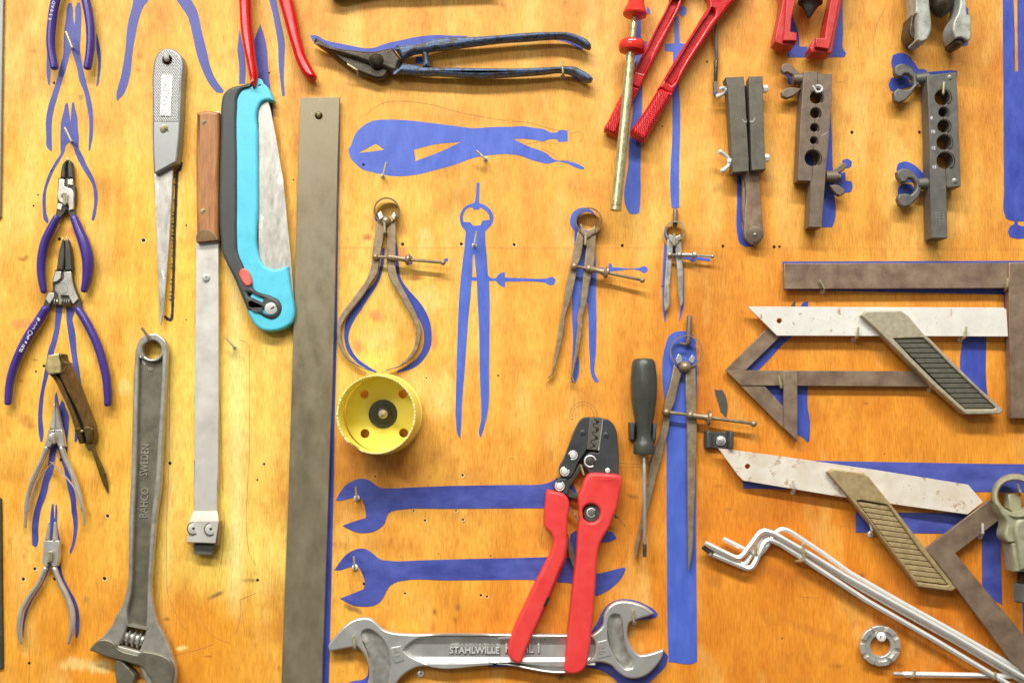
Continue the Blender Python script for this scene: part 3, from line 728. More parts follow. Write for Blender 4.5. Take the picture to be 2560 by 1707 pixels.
# pencil lines left from marking out
PL_ = ['C0 1562,300 1558,600 1555,900 1550,1330 D0 1530,150 1530,650 1560,800 1620,940 1710,1090', 'C0 2200,180 2270,215 2290,330 2290,900 2285,1300 D0 2260,0 2265,180 2290,380 2350,490',
       'D0 2055,0 2058,120 2040,400 2010,545', 'C0 2015,650 2030,1000 2045,1560', 'A1 1000,1060 1150,955 1320,930 1600,960 1900,1040 2300,1110',
       'D2 278,330 270,230 300,80 340,20', 'D2 1000,495 1050,390 1068,250 1040,130 960,30', 'D2 960,40 1060,150 1120,240 1125,350', 'A3 1075,70 1000,230 965,400 985,560',
       'D0 278,1060 272,1250 265,1560', 'D0 1825,930 1860,1020 1930,1110 2010,1165 2110,1200', 'D0 2205,800 2208,920 2190,1040 2150,1120', 'D0 2210,800 2350,740',
       'C2 990,1312 1190,1326', 'C2 985,1345 1190,1347', 'A2 0,1112 150,1128 350,1180 480,1210', 'A2 540,1235 600,1210 645,1225 655,1270 610,1310', 'A2 270,1365 380,1420 440,1470 560,1480',
       'A2 130,1325 250,1305 420,1320', 'D0 1600,1310 1800,1265 1960,1210', 'E 380,95 400,78 420,62', 'CR1 155,690 195,682 205,700', 'K 1040,618 1080,612 1140,630', 'K 735,1118 800,1126 890,1128', 'A3 625,745 645,760 662,748 690,755']
for s in PL_:
    q = T(s)
    part('pencil_line', stroke(q, 1.15, 0, 0.34, 6, 0.35), pencil, board)
for r_ in (125, 98):
    q = [P('C2', 655 + r_*math.cos(R(a)), 875 + r_*math.sin(R(a))) for a in range(-190, 12, 8)]
    part('pencil_line', stroke(q, 1.4, 0, 0.34, 2, 0.3), pencil, board)

HOLES = [('A0',495,762,11,0),('B0',348,320,8,0),('B0',308,420,9,0),('B0',1318,737,18,1),('B0',1710,600,8,0),('B0',545,725,15,0),('B0',1710,1465,6,0),('B0',470,100,9,0),
  ('C0',403,420,13,0),('C0',330,470,9,0),('C0',1560,1312,15,0),('C0',560,1280,16,0),('D0',320,517,15,1),('D0',215,612,16,1),('D0',988,33,16,1),('D0',960,606,17,1),('D0',268,1382,13,0),('D0',505,607,18,0),
  ('B1',988,42,13,0),('B1',1347,772,15,0),('B1',1885,772,16,1),('B1',342,182,7,0),('C1',75,1320,12,1),('C1',1565,530,6,0),('C1',2223,508,9,0),('C1',1896,1422,12,1),('C1',1095,1433,7,0),('C1',12,1465,9,0),
  ('B2',20,778,15,1),('B2',1013,785,14,0),('B2',1937,790,14,0),('A3',770,1215,15,0),('A3',1390,1215,14,0),('B3',57,797,15,0),('B3',105,795,12,0),('E',603,580,12,0),('E',1103,592,11,1),('E',1600,592,12,1),
  ('E',1235,707,15,1),('E',1683,697,14,1),('E',1692,730,7,0),('E',518,1450,18,0),('E',1000,1563,13,1),('D1',2065,760,13,1),('D1',2120,772,11,1),('E',1397,1100,6,0),('E',2008,1122,8,0),('K',616,1420,5,0),
  ('C2',550,910,5,0),('D1',15,620,14,0),('A2',1790,568,10,0),('A1',120,670,9,0),('D3',130,1155,6,0),('D3',2140,785,5,0),('A2',1380,1160,7,0),('B2',1378,1158,8,0),('C3',1070,1225,5,0),('F',265,835,6,0)]
for reg, x, y, r_, rim in HOLES:
    c = P(reg, x, y); rr2 = r_ / REG[reg][2]
    gs = [( [W(c[0] + rr2*math.cos(a*0.45)*random.uniform(.85,1.1), c[1] + rr2*math.sin(a*0.45)*random.uniform(.85,1.1), 0.62) for a in range(14)], [tuple(range(14))])]
    ho = part('drill_hole', gs[0], holem, board)
    if rim:
        part('splintered_rim', ([W(c[0] + 1 + rr2*1.5*math.cos(a*0.45)*random.uniform(.75,1.15), c[1] + 1.2 + rr2*1.5*math.sin(a*0.45)*random.uniform(.75,1.15), 0.58) for a in range(14)], [tuple(range(14))]), chipw, ho)
# ---------------------------------------------------------------- left edge
t = solo('edge_rail', 'thin aluminium rail along the upper left edge of the board', 'rail', plate('A0 -200,-200 34,-200 30,0 22,500 14,1000 B0 8,40 4,300 0,520 -200,560', 0, 10, 1.5, sm=0), railm, (0, 200))
t = solo('metal_bar', 'dark green grey bar at the lower left edge of the board', 'bar', plate('D0 -200,-260 4,-120 8,0 12,600 20,1200 22,1430 -200,1450', 0, 9, 1.5, sm=0), railg, (0, 1480))

# ---------------------------------------------------------------- violet pliers, top left
t = thing('pliers', 'violet handled pliers cut off by the top edge at the upper left', 'pliers', P('A0', 650, 0), 'violet handled pliers')
def Tp(s): return [tuple(q) for q in T(s)]
def tb(s, h, r, **k):
    q = T(s); n = len(q)
    hh = h if isinstance(h, (list, tuple)) else [h]*n; rr = r if isinstance(r, (list, tuple)) else [r]*n
    def ev(a, i):
        if len(a) == n: return a[i]
        f = i / (n-1) * (len(a)-1); j = min(int(f), len(a)-2); return a[j] + (a[j+1]-a[j])*(f-j)
    return tube([(q[i][0], q[i][1], ev(hh, i), ev(rr, i)) for i in range(n)], **k)
hd = part('handle', tb('A0 590,-260 535,-80 498,60 478,200 465,350 472,480 500,625', 24, [11, 11, 10.5, 9.5]), purp, t)
for s_, (x, y), a in (('D', (495, 30), 72), ('A', (487, 65), 76), ('8', (478, 100), 78), ('5', (468, 138), 80), ('8', (460, 178), 84)):
    c = P('A0', x, y)
    part('print', text(s_, c[0], c[1], 8, a, 35.2, 0.3), ink, hd)
part('handle', tb('A0 720,-260 770,-60 805,80 830,250 832,400 820,520 802,625', 24, [11, 11, 10.5, 9.5]), purp, t)
part('jaw', plate('A0 520,-700 560,-1000 640,-1200 720,-1000 770,-700 740,-260 580,-260', 8, 26, 2), blk, t)

# ---------------------------------------------------------------- smaller circlip pliers
t = thing('circlip_pliers', 'smaller violet circlip pliers, closed tips, hung above the larger pair', 'circlip pliers', P('PP', 385, 500), 'violet handled pliers')
part('body', plate('PP 300,300 470,300 478,380 500,400 502,560 482,660 512,752 440,755 400,660 330,760 258,755 285,650 290,560 293,420', 8, 17, 2), blk, t)
part('jaw', plate('PP 395,88 362,120 320,300 378,300 388,150 403,100', 8, 24, 3.5), blk, t)
part('jaw', plate('PP 412,85 440,105 457,170 470,300 410,300 408,120', 8, 24, 3.5), blk, t)
for s_ in ('PP 402,62 397,110', 'PP 413,62 416,100'): part('tip', tb(s_, 20, [0.9, 1.6]), brt, t)
part('jaw_plate', plate('PP 308,310 370,315 370,390 385,405 440,420 470,450 478,560 475,660 425,675 412,600 400,590 370,600 350,590 310,560 295,500 298,420', 17, 22, 1.2), brt, t)
part('jaw_plate', plate('PP 410,315 465,312 470,385 408,375', 17, 22, 1), brt, t)
part('jaw_plate', plate('PP 295,590 350,605 335,675 285,655', 17, 21, 1), brt, t)
c = P('PP', 375, 500); part('rivet', disc(c[0], c[1], 8.5, 20, 23.4), brt, t)
part('handle', tb('PP 290,752 215,900 150,1040 115,1200 105,1350 115,1480 138,1610', 20, [9, 10.5, 10.5, 10.5, 9.8, 9, 7.5], dep=1.15), purp, t)
part('handle', tb('PP 485,755 540,900 598,1040 640,1200 645,1330 628,1480 600,1600', 20, [9.5, 11.5, 13.5, 14, 13, 10.5, 8], dep=1.1), purp, t)

# ---------------------------------------------------------------- larger circlip pliers
t = thing('circlip_pliers', 'larger violet circlip pliers with coil spring and white print, handles spread', 'circlip pliers', P('N', 570, 480), 'violet handled pliers')
part('body', plate('N 490,300 640,300 650,390 680,490 712,570 728,655 665,658 640,600 460,590 430,655 375,640 405,560 470,480 466,410', 8, 17, 2), blk, t)
part('jaw', plate('N 555,30 535,90 500,302 560,306 572,100 566,40', 8, 24, 3), blk, t)
part('jaw', plate('N 580,30 575,306 640,303 620,100 600,40', 8, 24, 3), blk, t)
for s_ in ('N 555,6 556,60', 'N 592,6 587,60'): part('tip', tb(s_, 20, [0.8, 1.6]), brt, t)
part('jaw_plate', plate('N 566,320 630,315 640,400 665,490 695,560 650,607 610,530 520,525 490,480 495,440 530,420 566,380', 17, 22, 1.2), brt, t)
part('jaw_plate', plate('N 490,318 542,315 540,370 510,400 470,412', 17, 22, 1), brt, t)
part('jaw_plate', plate('N 430,505 475,505 482,540 440,604 404,560', 17, 22, 1), brt, t)
c = P('N', 552, 468)
part('maker_stamp', join(*[stroke([(c[0]+14*math.cos(a+.0), c[1]+14*math.sin(a)), (c[0]+14*math.cos(a+.22), c[1]+14*math.sin(a+.22))], 1.3, 22, 22.25, 2) for a in [k*0.42 for k in range(15)]]), dkst, t)
sp = []
for k in range(0, 7*12+1):
    a = k/12*2*math.pi; f = k/84
    c = P('N', 475 + 150*f, 582 + 3*math.sin(f*3.1))
    sp.append((c[0] + 1.5*math.sin(a), c[1] + 6.5*math.cos(a), 14 + 6.5*math.sin(a), 1.3))
part('spring', tube(sp, n=8, sub=1), brt, t)
hd = part('handle', tb('N 412,640 340,760 260,880 180,1030 120,1180 85,1320 75,1430 72,1490', 20, [10, 11, 11, 10.5, 10, 9.3, 8.8, 8], dep=1.1), purp, t)
for s_, x, y, sz in (('#', 340, 742, 9), ('D', 318, 778, 8), ('N', 308, 797, 8), ('O', 298, 815, 8), ('A', 252, 893, 8), ('2', 243, 912, 8), ('\u00f8', 228, 945, 8), ('1', 214, 972, 8), ('9', 206, 988, 8), ('.', 199, 1000, 8), ('6', 192, 1010, 8), ('0', 186, 1022, 8)):
    c = P('N', x, y); part('print', text(s_, c[0], c[1], sz, 60, 31.4, 0.3, bold=0.02), ink, hd)
c = P('N', 268, 862); part('print', ringband(c[0], c[1], 31.2, 31.9, 5.6, 4.2, 20), ink, hd)
part('handle', tb('N 698,650 778,780 860,950 910,1100 945,1250 960,1400 960,1500', 20, [9.5, 10.3, 10.3, 10.3, 10, 9.6, 8.6], dep=1.1), purp, t)

# ---------------------------------------------------------------- folded knife standing away from the wall
def kh(px, py):      # handle rises towards the viewer at its upper end
    return max(0.0, (1110 - py)) / 220.0 * 70 + 16
t = thing('folding_knife', 'folding knife with dark wooden scales and brass ends tipped out from the board', 'knife', P('G', 560, 700))
part('scale', plate('G 295,236 335,275 405,405 485,580 535,735 575,850 600,830 590,760 540,620 460,430 375,260 345,232', -12, 12, 2, hf=kh), woodk, t)
part('scale', plate('G 385,230 400,228 470,140 530,260 615,480 665,610 705,735 690,800 640,800 612,710 552,560 452,365', -12, 12, 3, hf=kh), woodk, t)
part('liner', plate('G 340,235 385,228 470,372 560,570 625,720 645,862 600,866 585,740 520,575 420,372', -14, 4, 1, hf=kh), dark, t)
part('bolster', plate('G 528,736 590,725 612,868 577,872', -13, 13, 2, hf=kh), greenbrass, t)
part('bolster', plate('G 612,722 660,716 706,740 707,840 696,860 640,864', -13, 13, 2.5, hf=kh), greenbrass, t)
part('bolster', plate('G 272,150 278,90 288,64 392,46 404,100 402,226 300,240 278,218', -30, 16, 3, hf=lambda x, y: 78), oldbrass, t)
part('bolster', plate('G 385,46 420,55 436,115 468,138 450,210 395,232', -20, 11, 3, hf=kh), greenbrass, t)
c = P('G', 602, 756); part('pin', disc(c[0], c[1], 3, 20, 44), oldbrass, t)
part('blade', plate('G 632,868 700,856 742,980 802,1120 838,1288 837,1322 818,1290 742,1095 692,940 656,934', -3, 2, 0.8, hf=lambda x, y: max(0, (1240-y))/150*22 + 4, sm=2), greenbrass, t)
part('nail_nick', plate('G 803,1140 818,1145 814,1172 806,1168', 2, 8, 0.5, hf=lambda x, y: max(0, (1240-y))/150*22 + 4), dkst, t)

# ---------------------------------------------------------------- slim long nose pliers
t = thing('long_nose_pliers', 'slim bright long nose pliers with crossed leaf springs', 'pliers', P('G', 350, 820), 'bare steel pliers')
part('jaw', plate('G 352,500 341,545 300,738 353,742 356,600', 10, 24, 3), brt, t)
part('jaw', plate('G 361,500 376,560 411,738 356,742 358,600', 10, 24, 3), brt, t)
part('joint', plate('G 292,740 417,738 445,898 390,900 370,868 330,868 307,902 257,902 280,800', 9, 22, 2), brt, t)
c = P('G', 340, 812); part('rivet', disc(c[0], c[1], 11, 20, 23), brt, t)
part('seam', stroke(T('G 352,740 350,762 318,775 298,800 302,840'), 1.4, 22, 22.3), dark, t)
part('seam', stroke(T('G 257,903 307,903'), 1.4, 22, 22.4), dark, t); part('seam', stroke(T('G 390,900 445,898'), 1.4, 22, 22.4), dark, t)
part('handle', tb('G 282,903 248,1000 190,1120 140,1240 105,1380 90,1500 Q 155,60 146,180 143,288', 16, [6.4, 6.2, 6, 5.6, 5, 4.5, 4.2, 3.5, 2.6], dep=1.3), brt, t)
part('handle', tb('G 416,903 450,1000 500,1110 550,1240 590,1370 612,1480 Q 745,60 766,160 766,264', 16, [6.4, 6.2, 6, 5.6, 5, 4.5, 4.2, 3.3, 2.4], dep=1.3), brt, t)
part('leaf_spring', tb('G 360,1033 320,1060 240,1150 180,1240 132,1400 112,1490', 20, [1.2, 1.5, 1.7, 1.9], dep=2), brt, t)
part('leaf_spring', tb('G 313,1036 360,1075 450,1170 530,1270 570,1380 592,1460', 24, [1.2, 1.5, 1.7, 1.9], dep=2), brt, t)

# ---------------------------------------------------------------- round nose pliers
t = thing('round_nose_pliers', 'small bare steel round nose pliers at the bottom of the left column', 'pliers', P('Q', 410, 560), 'bare steel pliers')
part('jaw', tb('Q 392,235 390,290 378,420', 18, [2.4, 3.6, 6]), brt, t); part('jaw', tb('Q 457,235 458,290 458,425', 18, [2.6, 4, 7]), brt, t)
part('joint', plate('Q 330,430 500,428 495,500 487,660 472,700 425,705 410,672 400,650 380,655 375,705 350,700 318,640 328,580', 9, 24, 2), satin, t)
part('handle', tb('Q 358,715 290,870 190,1020 112,1160 84,1300 84,1420 102,1518', 17, [6, 6, 6.4, 6.6, 6.4, 5.6, 3.4], dep=1.1), satin, t)
part('handle', tb('Q 450,715 500,850 570,990 628,1140 643,1270 630,1400 596,1518', 17, [6, 6, 6.2, 6.4, 6.4, 5.4, 3.2], dep=1.1), satin, t)

# ---------------------------------------------------------------- pad saw
t = thing('pad_saw', 'small hand saw with grey cast alloy handle and narrow pointed blade', 'saw', P('J', 250, 800))
HO = 'J 245,90 310,100 360,130 400,170 418,220 412,500 398,900 380,1150 357,1332 130,1457 105,1450 95,1300 88,1000 90,700 97,300 110,220 150,140 190,105'
hl = [rcirc('J', 250, 218, 50)]
hd = part('handle', plate(HO, 4, 34, 5, holes=hl), alu, t)
part('grip_face', plate('J 245,112 310,122 352,150 380,190 392,235 386,500 372,890 104,890 106,700 112,310 126,230 160,158 200,125', 33, 35, 1, holes=[rcirc('J', 250, 218, 54)]), aluk, hd)
part('name_panel', plate('J 190,380 308,388 292,830 174,826', 34.5, 37, 0.8, sm=0), brt, hd)
c = P('J', 236, 650); part('lettering', text('STANLEY', c[0], c[1], 15, 88, 37, 0.9, sx=1.0), alu, hd)
c = P('J', 250, 470); part('lettering', text('199', c[0], c[1], 13, 88, 37, 0.9), alu, hd)
bl = T('B0 1410,100 1560,20 1592,72')
edge = []
a, b_ = P('B0', 1592, 72), P('B0', 1498, 1440)
n_ = 62
for k in range(n_):
    f = k / n_
    x = a[0] + (b_[0]-a[0])*f + 3*math.sin(f*3.1); y = a[1] + (b_[1]-a[1])*f
    edge += [(x + 0.6, y), (x - 3.2, y + (b_[1]-a[1])/n_*0.55)]
bl = T('B0 1412,100 1560,20') + edge + T('B0 1488,1462 1476,1520 1465,1480 1450,1000 1430,500 1420,200')
part('blade', plate(bl, 14, 18, 0.4, sm=0, steps=1), sawst, t)
c = P('J', 222, 972); s_ = part('screw', disc(c[0], c[1], 11, 33, 37), brass, t)
part('slot', stroke([(c[0]-9.5, c[1]-4), (c[0]+9.5, c[1]+3)], 2.6, 37, 37.2, 1), dark, s_)

# ---------------------------------------------------------------- adjustable wrench
t = thing('adjustable_wrench', 'large dark adjustable wrench with raised lettering and worm screw', 'wrench', P('C0', 1380, 800))
BODY = 'C0 1390,122 1440,127 1490,160 1525,205 1536,260 1530,400 1510,800 1490,1200 1470,1560 D0 1440,0 1420,200 1402,450 1390,700 1402,850 H 1700,0 1830,230 1930,480 2000,700 2070,900 2090,1100 2070,1300 1900,1700 1500,1400 1290,905 940,805 760,760 500,680 330,610 400,340 470,280 600,130 700,0 D0 1060,960 1120,850 1160,720 1172,650 1180,400 1185,0 C0 1200,1500 1215,900 1235,400 1250,250 1280,180 1330,135'
EYE = rcirc('C0', 1392, 272, 86)
SLOT = T('H 1030,25 1440,108 1290,585 850,450 900,380')
part('shank', plate(BODY, 6, 17, 3, holes=[EYE, SLOT]), phos, t)
RIMH = T('C0 1276,330 1300,350 1340,372 1395,384 1450,372 1482,340 1490,330 1482,500 1466,800 1440,1200 1415,1560 D0 1390,0 1370,300 1350,700 1345,950 1340,1064 1180,1032 1165,950 1200,750 1220,300 1230,0 C0 1250,1400 1260,900 1270,500')
part('rim', plate(BODY, 16, 30, 3.5, holes=[RIMH, EYE, T('H 1038,15 1450,100 1300,600 830,470 880,380')]), phosr, t)
FJ = 'H 205,540 330,400 400,350 470,330 560,330 700,380 780,450 812,510 900,570 1100,632 1250,665 1310,612 1370,590 1470,600 1850,705 1960,780 2025,900 2045,1050 2020,1200 1960,1500 1510,1500 1530,1180 1450,1080 1370,950 1290,905 1100,850 940,800 760,760 500,680 330,610 220,580'
part('fixed_jaw', plate(FJ, 16, 36, 3, corner=50), phos, t)
part('moving_jaw', plate('H 765,772 900,800 1000,900 1120,1030 1190,1130 1190,1180 1160,1281 1150,1500 820,1500 780,1200 752,1000', 8, 30, 3), phos, t)
A_, B_ = P('H', 940, 232), P('H', 1405, 352)
pr = [(0, 6)]
for k in range(4):
    f = 0.02 + k * 0.245
    pr += [(f, 14), (f + 0.03, 21), (f + 0.07, 22), (f + 0.105, 21), (f + 0.14, 14)]
pr += [(0.99, 14), (1, 8)]
part('worm_screw', lathe((A_[0], A_[1], 8), (B_[0], B_[1], 8), pr, 40), satin2, t)
ring = part('eye', ringband(P('C0', 1392, 272)[0], P('C0', 1392, 272)[1], 20, 25, 29, 23.5), phosr, t)
for s_, y0, y1, xx in (('BAHCO', 400, 850, 2112), ('SWEDEN', -255, 250, 2130)):
    c = P('P0', xx + (12 if s_ == 'BAHCO' else 0), (y0+y1)/2)
    part('lettering', text(s_, c[0], c[1], 19, 87.5, 17, 2.4, sx=0.80 if s_ == 'BAHCO' else 0.74), phosr, t)
c = P('C0', 1385, 450); part('lettering', text('8', c[0], c[1], 11, 87, 17, 1.6), phosr, t)
part('paint_chip', plate('C0 1285,300 1300,320 1295,350 1282,340', 20, 30.6, 0.3), ink, t); part('paint_chip', plate('C0 1300,360 1325,380 1342,400 1328,412 1305,390', 17, 17.6, 0.2), ink, t)

# ---------------------------------------------------------------- scraper with wooden handle
t = thing('scraper', 'long scraper with brown wooden grip, pale steel bar and screwed clamp head', 'scraper', P('B0', 1900, 700))
part('bar', plate('A0 1990,1022 2010,1026 2016,1200 B0 2005,735 2006,1400 C0 2004,900 1998,1560 P4 842,0 835,742 500,742 505,0 C0 1785,1560 1793,100 B0 1800,740 A0 1850,1060', 8, 18, 1, sm=0), barw, t)
part('handle', plate('A0 1800,1030 1835,1020 1960,1018 2006,1028 2008,1200 B0 2000,300 2002,735 1802,757 1796,300 1795,0', 4, 34, 9, steps=5, sm=2), woodh, t)
part('handle_end', plate('B0 1802,757 1802,690 1830,645 1880,632 1945,660 2002,720 2002,737', 30, 34.6, 2), woodk, t)
for x, y, r_ in ((1875, 1125, 6), (1867, 400*3.672 + 472, 7)):
    c = P('A0', x, y); rv_ = part('rivet', disc(c[0], c[1], r_, 32, 35.6, 0.5), brass, t)
    part('slot', stroke([(c[0]-4, c[1]+3), (c[0]+4, c[1]-3)], 1.6, 35.6, 35.8, 1), dark, rv_)
c = P('B0', 1890, 1078); rv_ = part('screw', disc(c[0], c[1], 9.2, 17, 25), zinc, t); part('slot', stroke([(c[0]-3, c[1]+1.5), (c[0]+3, c[1]-1.5)], 2, 25, 25.2, 1), dkst, rv_)
V = [W(*P('P4', x, y), h) for x, y, h in ((487, 742, 18), (845, 742, 18), (862, 892, 46), (430, 902, 46), (812, 1212, 46), (398, 1196, 46), (812, 1240, 14), (400, 1234, 14), (487, 742, 4), (845, 742, 4))]
part('clamp_head', (V, [(0,1,2,3), (3,2,4,5), (5,4,6,7), (8,0,3,5,7), (1,9,6,4,2), (8,9,1,0), (7,6,9,8)]), barw, t)
part('clamp_plate', plate('P4 820,915 872,900 845,1245 806,1248', 10, 36, 1, sm=0), bsteel, t)
for x, y, r_ in ((492, 1000, 80), (745, 1008, 82)):
    c = P('P4', x, y); rr2 = r_/5.87
    ring = part('screw', disc(c[0], c[1], rr2, 45, 46.8, 0.4), barw, t)
    part('seat_ring', ringband(c[0], c[1], 45.2, 47.0, rr2 + 1.8, rr2 - 0.4), dark, ring)
    part('socket', disc(c[0], c[1], 3.6, 46, 47.1, 0.2, 6), dark, ring)
part('scraper_tip', plate('P4 495,1240 790,1246 766,1390 500,1380', 12, 26, 1, sm=0), gun2, t)

# ---------------------------------------------------------------- folding pruning saw
t = thing('folding_saw', 'folded pruning saw with turquoise and black plastic handle and salmon button', 'saw', P('W1', 450, 1200))
BLK = 'W1 480,118 400,138 300,155 220,190 165,250 145,330 140,600 125,1100 120,1400 W2 120,60 125,300 140,450 150,580 200,700 300,900 370,1070 435,1222 560,1270 650,1320 710,1335 770,1312 812,1255 822,1190 790,1122 700,1070 530,1010 480,960 400,750 330,570 322,450 320,60 W1 320,1000 320,400 330,280 370,210 480,150'
s1 = T('W2 438,1042 470,1045 615,1108 602,1140 450,1072'); s2 = T('W2 486,1162 500,1150 530,1162 582,1188 572,1216 520,1206')
part('back_grip', plate(BLK, 6, 40, 8, holes=[s1, s2], steps=5), rub, t)
CY_ = 'W1 580,90 640,140 690,200 715,260 735,312 720,326 640,320 590,350 562,400 556,700 560,1400 W2 560,60 562,600 582,662 640,740 720,770 800,765 885,735 897,742 915,900 940,1050 965,1200 965,1300 930,1380 860,1432 740,1467 620,1462 540,1412 480,1332 432,1222 500,1000 400,900 300,560 300,60 W1 300,400 315,280 360,205 450,160 530,140'
part('front_grip', plate(CY_, 8, 34, 7, holes=[rcirc('W1', 566, 128, 22, 16)], steps=5), cyan, t)
te = []
for k in range(58):
    y = 560 + k*17.5
    c1_, c2_ = P('W1', 563, 560 + k*33), P('W1', 570, 560 + k*33 + 22)
    te += [c1_, c2_]
te = [q for q in te if q[1] < P('W2', 0, 620)[1]]
part('blade', plate(T('W1 655,318 676,335 700,420 760,720 842,1200 862,1400 W2 870,40 900,350 930,650 952,950 962,1120 900,1150 700,900 600,700 W2 572,640') + te[::-1] + T('W1 563,540 566,420 600,350'), 20, 24, 0.4, sm=0, steps=1), sawst, t)
part('lock_button', dome('W2 338,838 350,785 380,760 405,762 432,780 487,892 492,930 465,966 425,968 398,942', 30, 44, 4), salmon, t)
c = P('W2', 705, 1217); sc = part('pivot_screw', disc(c[0], c[1], 15, 38, 42, 1), zinc, t)
part('slot', stroke([(c[0]-8, c[1]+5), (c[0]+8, c[1]-5)], 2.6, 42, 42.2, 1), dark, sc)
part('lanyard_hole', ([W(*q, 33.0) for q in rcirc('W1', 566, 128, 20, 16)], [tuple(range(16))]), dark, t)

# ---------------------------------------------------------------- red pliers at the top
t = thing('red_handled_pliers', 'pliers with glossy red dipped handles hanging over the turquoise saw', 'pliers', P('A1', 0, 0))
part('handle', dome('A0 2165,-200 2290,-200 2290,0 2300,200 2330,500 2346,740 2330,785 2308,792 2290,740 2250,560 2200,300 2180,0', 24, 52, 10), redg, t)
part('handle', dome('A1 140,-200 280,-200 335,0 370,160 410,350 450,500 500,600 548,680 540,712 490,727 440,692 380,600 320,430 250,180 200,0', 10, 40, 11), redg, t)
part('joint', plate('A1 -220,-420 180,-420 280,-180 140,-180 -20,-260 -180,-180 -300,-180', 10, 34, 3), blk, t)

# ---------------------------------------------------------------- ruler
t = thing('steel_ruler', 'long wide grey steel straightedge hanging from top hole down to bottom edge', 'straightedge', P('B1', 560, 700))
part('blade', plate('A1 408,895 765,893 B1 750,0 715,1568 C1 665,1568 D1 603,1620 230,1620 C1 298,1568 345,0 B1 388,0', 9, 19, 1.0, sm=0, holes=[rcirc('A1', 575, 1065, 34, 20)]), steel, t)

# ---------------------------------------------------------------- offset snips
t = thing('tin_snips', 'old offset tin snips with dark jaws and worn blue handles', 'snips', P('U', 1180, 600))
part('jaw', dome('U 140,265 250,275 400,330 560,375 750,400 950,422 1150,425 1300,392 1440,365 1530,480 1612,572 1570,650 1540,780 1440,785 1300,720 1150,690 1000,640 900,600 700,540 500,470 300,370', 12, 42, 10), dkst, t)
part('jaw', dome('U 140,268 300,330 500,400 700,430 900,460 1000,480 1150,520 1400,640 1400,780 1350,850 1340,875 1260,902 1150,900 1050,862 900,805 700,690 520,560 350,430 220,340', 8, 30, 8), dkst, t)
c = P('U', 1180, 600); pv_ = part('pivot_bolt', disc(c[0], c[1], 19, 38, 47, 3), dkst, t); part('bolt_head', disc(c[0], c[1], 13.5, 46, 52, 2, 6), dkst, pv_)
part('handle', dome('U 1460,360 1600,330 1900,290 2100,232 2340,195 V 400,160 800,135 1200,100 1600,88 1800,95 1950,140 2080,210 2122,260 2126,310 2100,335 2060,322 1900,235 1800,197 1500,190 1200,215 900,232 500,280 0,345 U 2130,410 2040,430 1880,450 1750,480 1680,515 1612,562 1560,500', 16, 44, 10, sm=3), bluest, t)
part('stop_post', dome('U 1905,430 2025,430 2040,600 2060,690 1930,690 1950,600', 16, 36, 6), bluest, t)
part('handle', dome('U 1540,700 1600,620 1750,640 1950,680 2340,690 V 600,600 1200,600 1600,580 1800,572 1900,582 2000,630 2100,690 2150,742 2130,792 2080,800 1980,760 1850,690 1700,662 1400,690 1000,720 500,736 U 2200,825 2000,822 1700,800 1420,795', 14, 40, 9, sm=3), bluest, t)
t = solo('tin_snips', 'black lower edge of a tool cut off by the top edge above the blue snips', 'tool', plate('A1 640,-280 2200,-280 2200,-126 1500,-101 1000,-80 830,-44 760,-30 700,-36 660,-56', 14, 36, 3), dkst, P('A1', 1200, -60))

# ---------------------------------------------------------------- spring dividers and calipers
def bow(name, label, cat, at, ringc, ring_ro, ring_ri, ring_h, legs, hub, tabs, screw, mat=csteel, stem=None, thin=False, hl=(9, 19)):
    t = thing(name, label, cat, at, 'spring bow dividers and calipers')
    part('bow_spring', ringband(ringc[0], ringc[1], ring_h[0], ring_h[1], ring_ro, ring_ri), mat, t)
    for i, l in enumerate(legs): part('leg', plate(l, hl[0] + 0.3*i, hl[1] + 0.3*i, 2.0, sm=4), mat, t)
    if hub: part('pivot', ball(*hub) if len(hub) == 4 else plate(hub[0], hub[1], hub[2], 2.5), mat, t)
    for tb_ in tabs: part('spring_tab', plate(tb_, ring_h[0], ring_h[1] + 1, 1), satin, t)
    for kind, a in screw:
        if kind == 'ball': part('bearing', ball(*a), mat, t)
        elif kind == 'rod': part('screw_rod', tube(a, n=10, sub=1), mat, t)
        elif kind == 'nut': part('adjusting_nut', lathe(*a), mat, t)
    if stem: part('stem', tube(stem, n=12, sub=1), gun, t)
    return t
def px3(reg, x, y, h): return P(reg, x, y) + (h,)

bow('outside_calipers', 'outside calipers with bowed rusty legs hanging above the yellow hole saw', 'calipers', P('X', 460, 260),
    P('X', 466, 158), 32.5, 28.6, (4, 30),
    ['X 385,240 440,255 441,380 422,480 402,600 386,690 330,780 250,900 170,1000 110,1080 80,1150 77,1230 92,1310 132,1390 202,1450 288,1503 280,1512 180,1465 100,1390 55,1300 40,1200 50,1100 90,1020 160,930 240,820 300,730 335,620 345,500 365,380',
     'X 478,290 500,265 542,250 546,400 541,520 541,640 566,740 620,850 680,960 730,1070 756,1150 756,1230 736,1320 692,1400 612,1470 462,1524 456,1518 580,1462 648,1400 698,1320 713,1240 713,1150 688,1080 618,960 548,830 490,740 470,640 466,500 470,380'],
    px3('X', 460, 250, 18) + (13.5,), ['X 385,185 415,163 442,212 405,240', 'X 500,212 528,172 545,195 530,238'],
    [('ball', px3('X', 372, 553, 24) + (8.5,)), ('ball', px3('X', 495, 557, 24) + (8.5,)), ('rod', [px3('X', 372, 553, 25) + (4,), px3('X', 495, 557, 25) + (4,)]),
     ('nut', (px3('X', 495, 557, 25), px3('X', 668, 578, 25), [(0, 5), (.05, 8), (.2, 8), (.3, 6), (.6, 6.5), (.75, 8), (.84, 14), (.93, 15), (1, 10)], 24)),
     ('rod', [px3('X', 660, 577, 25) + (4.3,), px3('X', 945, 600, 27) + (4.2,)]), ('ball', px3('X', 946, 602, 27) + (7,))])
